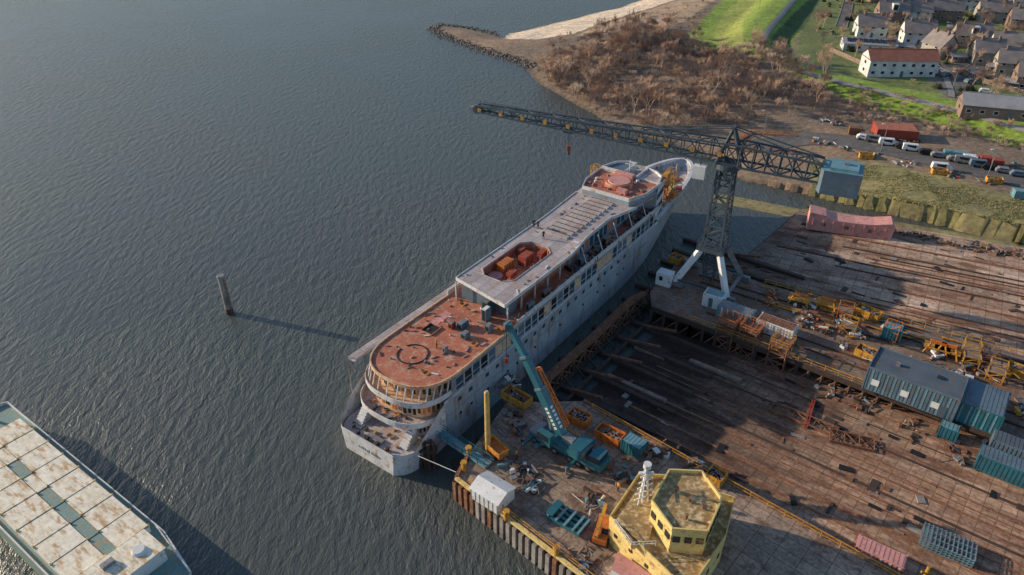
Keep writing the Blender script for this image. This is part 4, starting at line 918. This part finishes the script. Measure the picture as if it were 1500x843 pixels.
for px,py,w,d,rz,s_ in ((1272,52,12,9,-10,0),(1303,30,13,9,-8,1),(1340,62,12,9,-12,0),(1338,30,12,9,-12,0),(1372,82,10,8,-75,0),(1380,28,14,9,-10,0),(1418,66,13,9,-14,1),(1440,92,10,8,-14,0),(1405,12,14,9,-8,0),(1480,82,16,9,-22,0),(1478,108,11,8,-20,0),(1450,30,13,9,-14,0),(1496,42,12,9,-20,0),(1290,2,13,9,-6,0),(1350,5,12,9,-6,0),(1520,130,16,9,-22,0),(1500,15,14,9,-15,0),(1560,70,14,9,-18,0),(1580,170,14,9,-20,0),(1440,2,12,9,-10,0),(1250,-20,13,9,-6,0),(1320,-25,13,9,-6,0),(1400,-25,13,9,-6,0)):
    house('brick_house',gt(px,py),w,d,4.8,4.4,rad(rz),R.choice([M_brick,M_brick2,M_brick2,M_render]),M_gtile,True,False,bool(s_))
for px,py in((1300,66),(1400,90),(1455,105),(1430,115),(1325,75),(1395,48),(1462,62),(1475,128)): house('garden_shed',gt(px,py),5,3.5,2.3,.8,rad(R.uniform(-30,10)),R.choice([M_wood,M_blueg]),M_ltile,False)
for a_,b_ in (((1440,122),(1500,140)),((1395,105),(1440,120)),((1215,75),(1260,95)),((1330,90),(1362,98)),((1440,70),(1500,92)),((1365,160),(1410,170))):
    mb=MB(); p,q=gt(*a_),gt(*b_); n=max(2,int((q-p).length/2))
    for k in range(n): u=p.lerp(q,k/n);v=p.lerp(q,(k+1)/n); mb.beam(u+Vector((0,0,.8)),v+Vector((0,0,.8)),.12,M_wood,1.7); mb.beam(u,u+Vector((0,0,1.8)),.18,M_wood)
    mb.done('garden_fence')
# ------------------------------------------------------------------ vehicles, lamps
def car(name,p,rz,mat,van=False):
    mb=MB(); h2=1.95 if van else 1.45
    pr=[(-2.2,.35),(2.2,.35),(2.2,.75),(1.4,.95),(.8,h2-.05),(-1.5,h2),(-2.1,1.0)] if not van else [(-2.5,.35),(2.5,.35),(2.5,1.0),(1.9,1.2),(1.3,h2),(-2.4,h2),(-2.5,1.)]
    n=len(pr); mb.add([(x,-.85+(.12 if z>1 else 0),z) for x,z in pr]+[(x,.85-(.12 if z>1 else 0),z) for x,z in pr],[tuple(range(n)),tuple(range(2*n-1,n-1,-1))]+[(i,(i+1)%n,n+(i+1)%n,n+i) for i in range(n)],mat)
    mb.bx(-1.5,.8,-.8,.8,1.0,h2-.18,M_glass); mb.add([(1.42,-.7,1.0),(1.42,.7,1.0),(.88,.66,h2-.1),(.88,-.66,h2-.1)],[(0,1,2,3)],M_glass)
    for x in(-1.4,1.4):
        for y in(-.85,.85): mb.cyl((x,y-.1,.34),(x,y+.1,.34),.34,.34,M_tyre,12)
    place(name,mb.mesh(name),p,rz)
car('parked_car',gt(1378,250)+Vector((0,0,.15)),rad(-15),M_white,True)
for px,py,rz,m in((1443,137,-20,M_white),(1420,122,20,M_blueg),(1408,108,25,M_redp),(1385,112,30,M_steel),(1455,118,-20,M_steel),(1240,30,70,M_black),(1370,108,60,M_white)): car('parked_car',gt(px,py)+Vector((0,0,.15)),rad(rz),m)
for k in range(13):
    px=1262+k*19+R.uniform(-4,4); py=204+(px-1240)*.238-5; car('parked_car',gt(px,py)+Vector((0,0,.15)),rad(-17+R.uniform(-4,4)),R.choice([M_white,M_steel,M_black,M_blueg,M_steel,M_white]),R.random()<.25)
def lamp(p,h=8):
    mb=MB(); mb.cyl(p,p+Vector((0,0,h)),.11,.07,M_steel,8); mb.beam(p+Vector((0,0,h)),p+Vector((-1.3,-.3,h+.15)),.1,M_steel); mb.box(p+Vector((-1.5,-.35,h+.12)),(.8,.3,.15),M_white); mb.done('street_lamp')
for px,py in((1112,14),(1118,200),(1392,140),(1216,75),(1180,118),(1290,222),(1445,262),(1385,62),(1480,165)): lamp(gt(px,py))
# ------------------------------------------------------------------ vegetation
def bare(seed,h,stems,mat,spread=.5,levels=4,tw=5):
    rr=random.Random(seed); mb=MB()
    def seg(p,q,r0,r1):
        d=(q-p).normalized(); a_=d.orthogonal().normalized(); b_=d.cross(a_)
        vs=[o+(a_*math.cos(t)+b_*math.sin(t))*r for o,r in((p,r0),(q,r1)) for t in(0,2.09,4.19)]
        mb.add(vs,[(0,1,4,3),(1,2,5,4),(2,0,3,5)],mat)
    def grow(p,d,l,r,lv):
        q=p+d*l; seg(p,q,r,r*.6)
        if lv==0:
            for k in range(tw):
                dd=(d+Vector((rr.gauss(0,.4),rr.gauss(0,.4),rr.gauss(.45,.3)))).normalized(); o=p.lerp(q,rr.random()); e_=o+dd*l*rr.uniform(.9,1.6); w=dd.orthogonal().normalized()*.026
                mb.add([o-w,o+w,e_],[(0,1,2)],mat)
            return
        for k in range(3):
            dd=(d+Vector((rr.gauss(0,spread),rr.gauss(0,spread),rr.uniform(-.05,.6)))).normalized(); grow(p.lerp(q,rr.uniform(.55,1)),dd,l*rr.uniform(.6,.85),max(.02,r*.5),lv-1)
    for s_ in range(stems):
        if stems==1: grow(Vector((0,0,-.3)),Vector((0,0,1)),h*.33,h*.022,levels)
        else:
            t=rr.uniform(0,6.28); grow(Vector((rr.gauss(0,h*.18),rr.gauss(0,h*.18),-.2)),Vector((math.cos(t)*.35,math.sin(t)*.35,1)).normalized(),h*.3,h*.011,levels-1)
    return mb.mesh('bare_shrub')
shr=[bare(i,5.5,5,M_twig if i%2 else M_twig2,.42,4,5) for i in range(5)]
trs=[bare(20+i,9,1,M_twig2 if i%2 else M_twig,.45,5,3) for i in range(3)]
thicket=empty('bare_shrub_thicket')
zone=[g2(*q,2) for q in [(785,95),(830,75),(880,60),(960,48),(1010,70),(1070,85),(1120,100),(1180,125),(1215,150),(1200,178),(1120,182),(1062,190),(1000,192),(930,182),(880,165),(835,145),(792,122)]]
def scat(n,zone,meshes,s0,s1,parent,name):
    zx=[q[0] for q in zone];zy=[q[1] for q in zone];c=0
    while c<n:
        x,y=R.uniform(min(zx),max(zx)),R.uniform(min(zy),max(zy))
        if not inside(np.array([x]),np.array([y]),zone)[0]: continue
        c+=1; z=hz(x,y)
        if z<.2: continue
        k=.75+.35*math.sin(x*.09)*math.cos(y*.07+1)
        if name!='bush' and R.random()>k+.25: continue
        s=R.uniform(s0,s1)*(.8+.4*k); place(name,R.choice(meshes),(x,y,z-.1),R.uniform(0,6.28),(s,s,s*R.uniform(.8,1.2)),parent)
scat(640,zone,shr,.45,1.25,thicket,'shrub'); scat(110,zone,trs,.6,1.15,thicket,'tree')
scat(90,[g2(*q,3) for q in [(800,60),(850,52),(960,20),(1060,-10),(1030,30),(1000,50),(880,62),(820,80)]],shr,.2,.6,thicket,'shrub')
z2=[g2(*q,4) for q in [(1200,130),(1290,150),(1400,180),(1500,205),(1500,228),(1400,205),(1290,185),(1200,175)]]
scat(170,z2,shr,.25,.6,empty('roadside_scrub'),'shrub')
vil=[g2(*q,4) for q in [(1215,-20),(1180,70),(1260,100),(1400,150),(1520,180),(1560,0)]]
vg=empty('village_trees'); scat(110,vil,trs,.5,1.0,vg,'tree'); scat(80,vil,shr,.3,.6,vg,'shrub')
def bush(seed):
    rr=random.Random(seed); mb=MB()
    for i in range(700):
        t,u=rr.uniform(0,6.28),rr.random(); r=rr.uniform(.55,1)*(1+.25*math.sin(3*t+seed)); ph=math.acos(u)
        c_=Vector((math.sin(ph)*math.cos(t)*1.6*r,math.sin(ph)*math.sin(t)*1.6*r,u*2.2*r)); a_=Vector((rr.gauss(0,1),rr.gauss(0,1),rr.gauss(0,1))).normalized()*.16; b_=a_.orthogonal().normalized()*.14
        mb.add([c_-a_,c_+b_,c_+a_,c_-b_],[(0,1,2,3)],M_leaf)
    mb.cyl((0,0,-.2),(0,0,1.2),.12,.08,M_twig2,6); return mb.mesh('evergreen_bush')
scat(90,vil,[bush(1),bush(2)],.35,1.0,empty('garden_hedges'),'bush')
mb=MB(); gz=[g2(*q,4) for q in [(1190,232),(1290,242),(1500,296),(1750,370),(1750,398),(1500,346),(1190,285)]]
zx=[q[0] for q in gz];zy=[q[1] for q in gz]
pts=np.array([[R.uniform(min(zx),max(zx)),R.uniform(min(zy),max(zy))] for _ in range(22000)]); pts=pts[inside(pts[:,0],pts[:,1],gz)]; hh=height(pts[:,0],pts[:,1])
for (x,y),z in zip(pts,hh):
    if math.sin(x*.35+1)*math.sin(y*.4)<-.35 or z<2: continue
    for k in range(2):
        a_=R.uniform(0,6.28);l=R.uniform(.2,.45); mb.add([(x+math.cos(a_)*.1,y+math.sin(a_)*.1,z-.05),(x-math.cos(a_)*.1,y-math.sin(a_)*.1,z-.05),(x+R.gauss(0,.25),y+R.gauss(0,.25),z+l)],[(0,1,2)],M_grassb)
mb.done('grass_bank')
# ------------------------------------------------------------------ people
def person(name,loc,rz,pose):
    J={'pel':(0,0,.95),'ch':(0,.02,1.38),'nk':(0,.02,1.52),'hd':(0,.04,1.68),'sl':(.2,.02,1.44),'el':(.27,.03+pose*.1,1.17),'hl':(.25,.22*pose+.04,.95+.15*pose),'sr':(-.2,.02,1.44),'er':(-.28,0,1.17),'hr':(-.27,.05,.92),'kl':(.1,.1*pose,.5),'fl':(.11,.05*pose,.06),'tl':(.12,.2+.05*pose,.03),'kr':(-.1,-.02,.5),'fr':(-.12,-.12*pose,.06),'tr':(-.13,.08,.03)}
    Ed=[('pel','ch'),('ch','nk'),('nk','hd'),('ch','sl'),('sl','el'),('el','hl'),('ch','sr'),('sr','er'),('er','hr'),('pel','kl'),('kl','fl'),('fl','tl'),('pel','kr'),('kr','fr'),('fr','tr')]
    rd={'pel':.16,'ch':.17,'nk':.07,'hd':.12,'sl':.08,'el':.055,'hl':.045,'sr':.08,'er':.055,'hr':.045,'kl':.075,'fl':.05,'tl':.04,'kr':.075,'fr':.05,'tr':.04}
    K=list(J); me=bpy.data.meshes.new(name); me.from_pydata([J[k] for k in K],[(K.index(a_),K.index(b_)) for a_,b_ in Ed],[])
    o=link(bpy.data.objects.new(name,me)); o.modifiers.new('s','SKIN'); o.modifiers.new('u','SUBSURF').levels=1
    for i,k in enumerate(K): me.skin_vertices[0].data[i].radius=(rd[k],rd[k])
    me.skin_vertices[0].data[0].use_root=True
    dg=bpy.context.evaluated_depsgraph_get(); m2=bpy.data.meshes.new_from_object(o.evaluated_get(dg)); bpy.data.objects.remove(o)
    for m in(M_dark,M_hiviz,M_skin,M_white): m2.materials.append(m)
    for f in m2.polygons: c_=f.center; f.material_index=0 if c_.z<.93 and abs(c_.x)<.21 else (3 if c_.z>1.7 else 2 if c_.z>1.53 or (abs(c_.x)>.2 and c_.z<.99) else (1 if pose!=1 else 0)); f.use_smooth=True
    ob=bpy.data.objects.new(name,m2); ob.location=loc; ob.rotation_euler=(0,0,rz); link(ob)
for px,py,z,ps in((782,333,16.02,1),(788,335,16.02,1),(796,350,16.02,1),(757,672,4,.5),(765,655,4,1),(905,720,4,.6),(640,510,12.06,.7)):
    person('shipyard_worker',gp(px,py,z),R.uniform(0,6.28),ps)
# ------------------------------------------------------------------ light & camera
w=bpy.data.worlds.new("World"); bpy.context.scene.world=w; w.use_nodes=True; nt=w.node_tree
sk=nt.nodes.new('ShaderNodeTexSky'); sk.sky_type='NISHITA'; sk.sun_disc=False; sk.sun_elevation=rad(17.5); sk.sun_rotation=rad(-71.5); sk.dust_density=.9; sk.air_density=1.1; sk.ozone_density=3.2
bg=nt.nodes['Background']; nt.links.new(sk.outputs[0],bg.inputs[0]); bg.inputs[1].default_value=.15
sl=bpy.data.lights.new('sun','SUN'); sl.energy=5.; sl.angle=rad(.5); sl.color=(1,.83,.62); so=link(bpy.data.objects.new('sun',sl))
el=rad(17.5); dv=Vector((.948*math.cos(el),-.317*math.cos(el),-math.sin(el))); so.rotation_euler=dv.to_track_quat('-Z','Y').to_euler()
cd=bpy.data.cameras.new('camera'); cd.lens=36*F/1500; cd.sensor_width=36; cd.clip_end=20000; cd.clip_start=.5
co=link(bpy.data.objects.new('camera',cd)); co.location=(0,0,HC); co.rotation_euler=(math.pi/2-TH,0,0)
sc=bpy.context.scene; sc.camera=co; sc.view_settings.view_transform='Standard'; sc.view_settings.look='None'; sc.view_settings.exposure=0
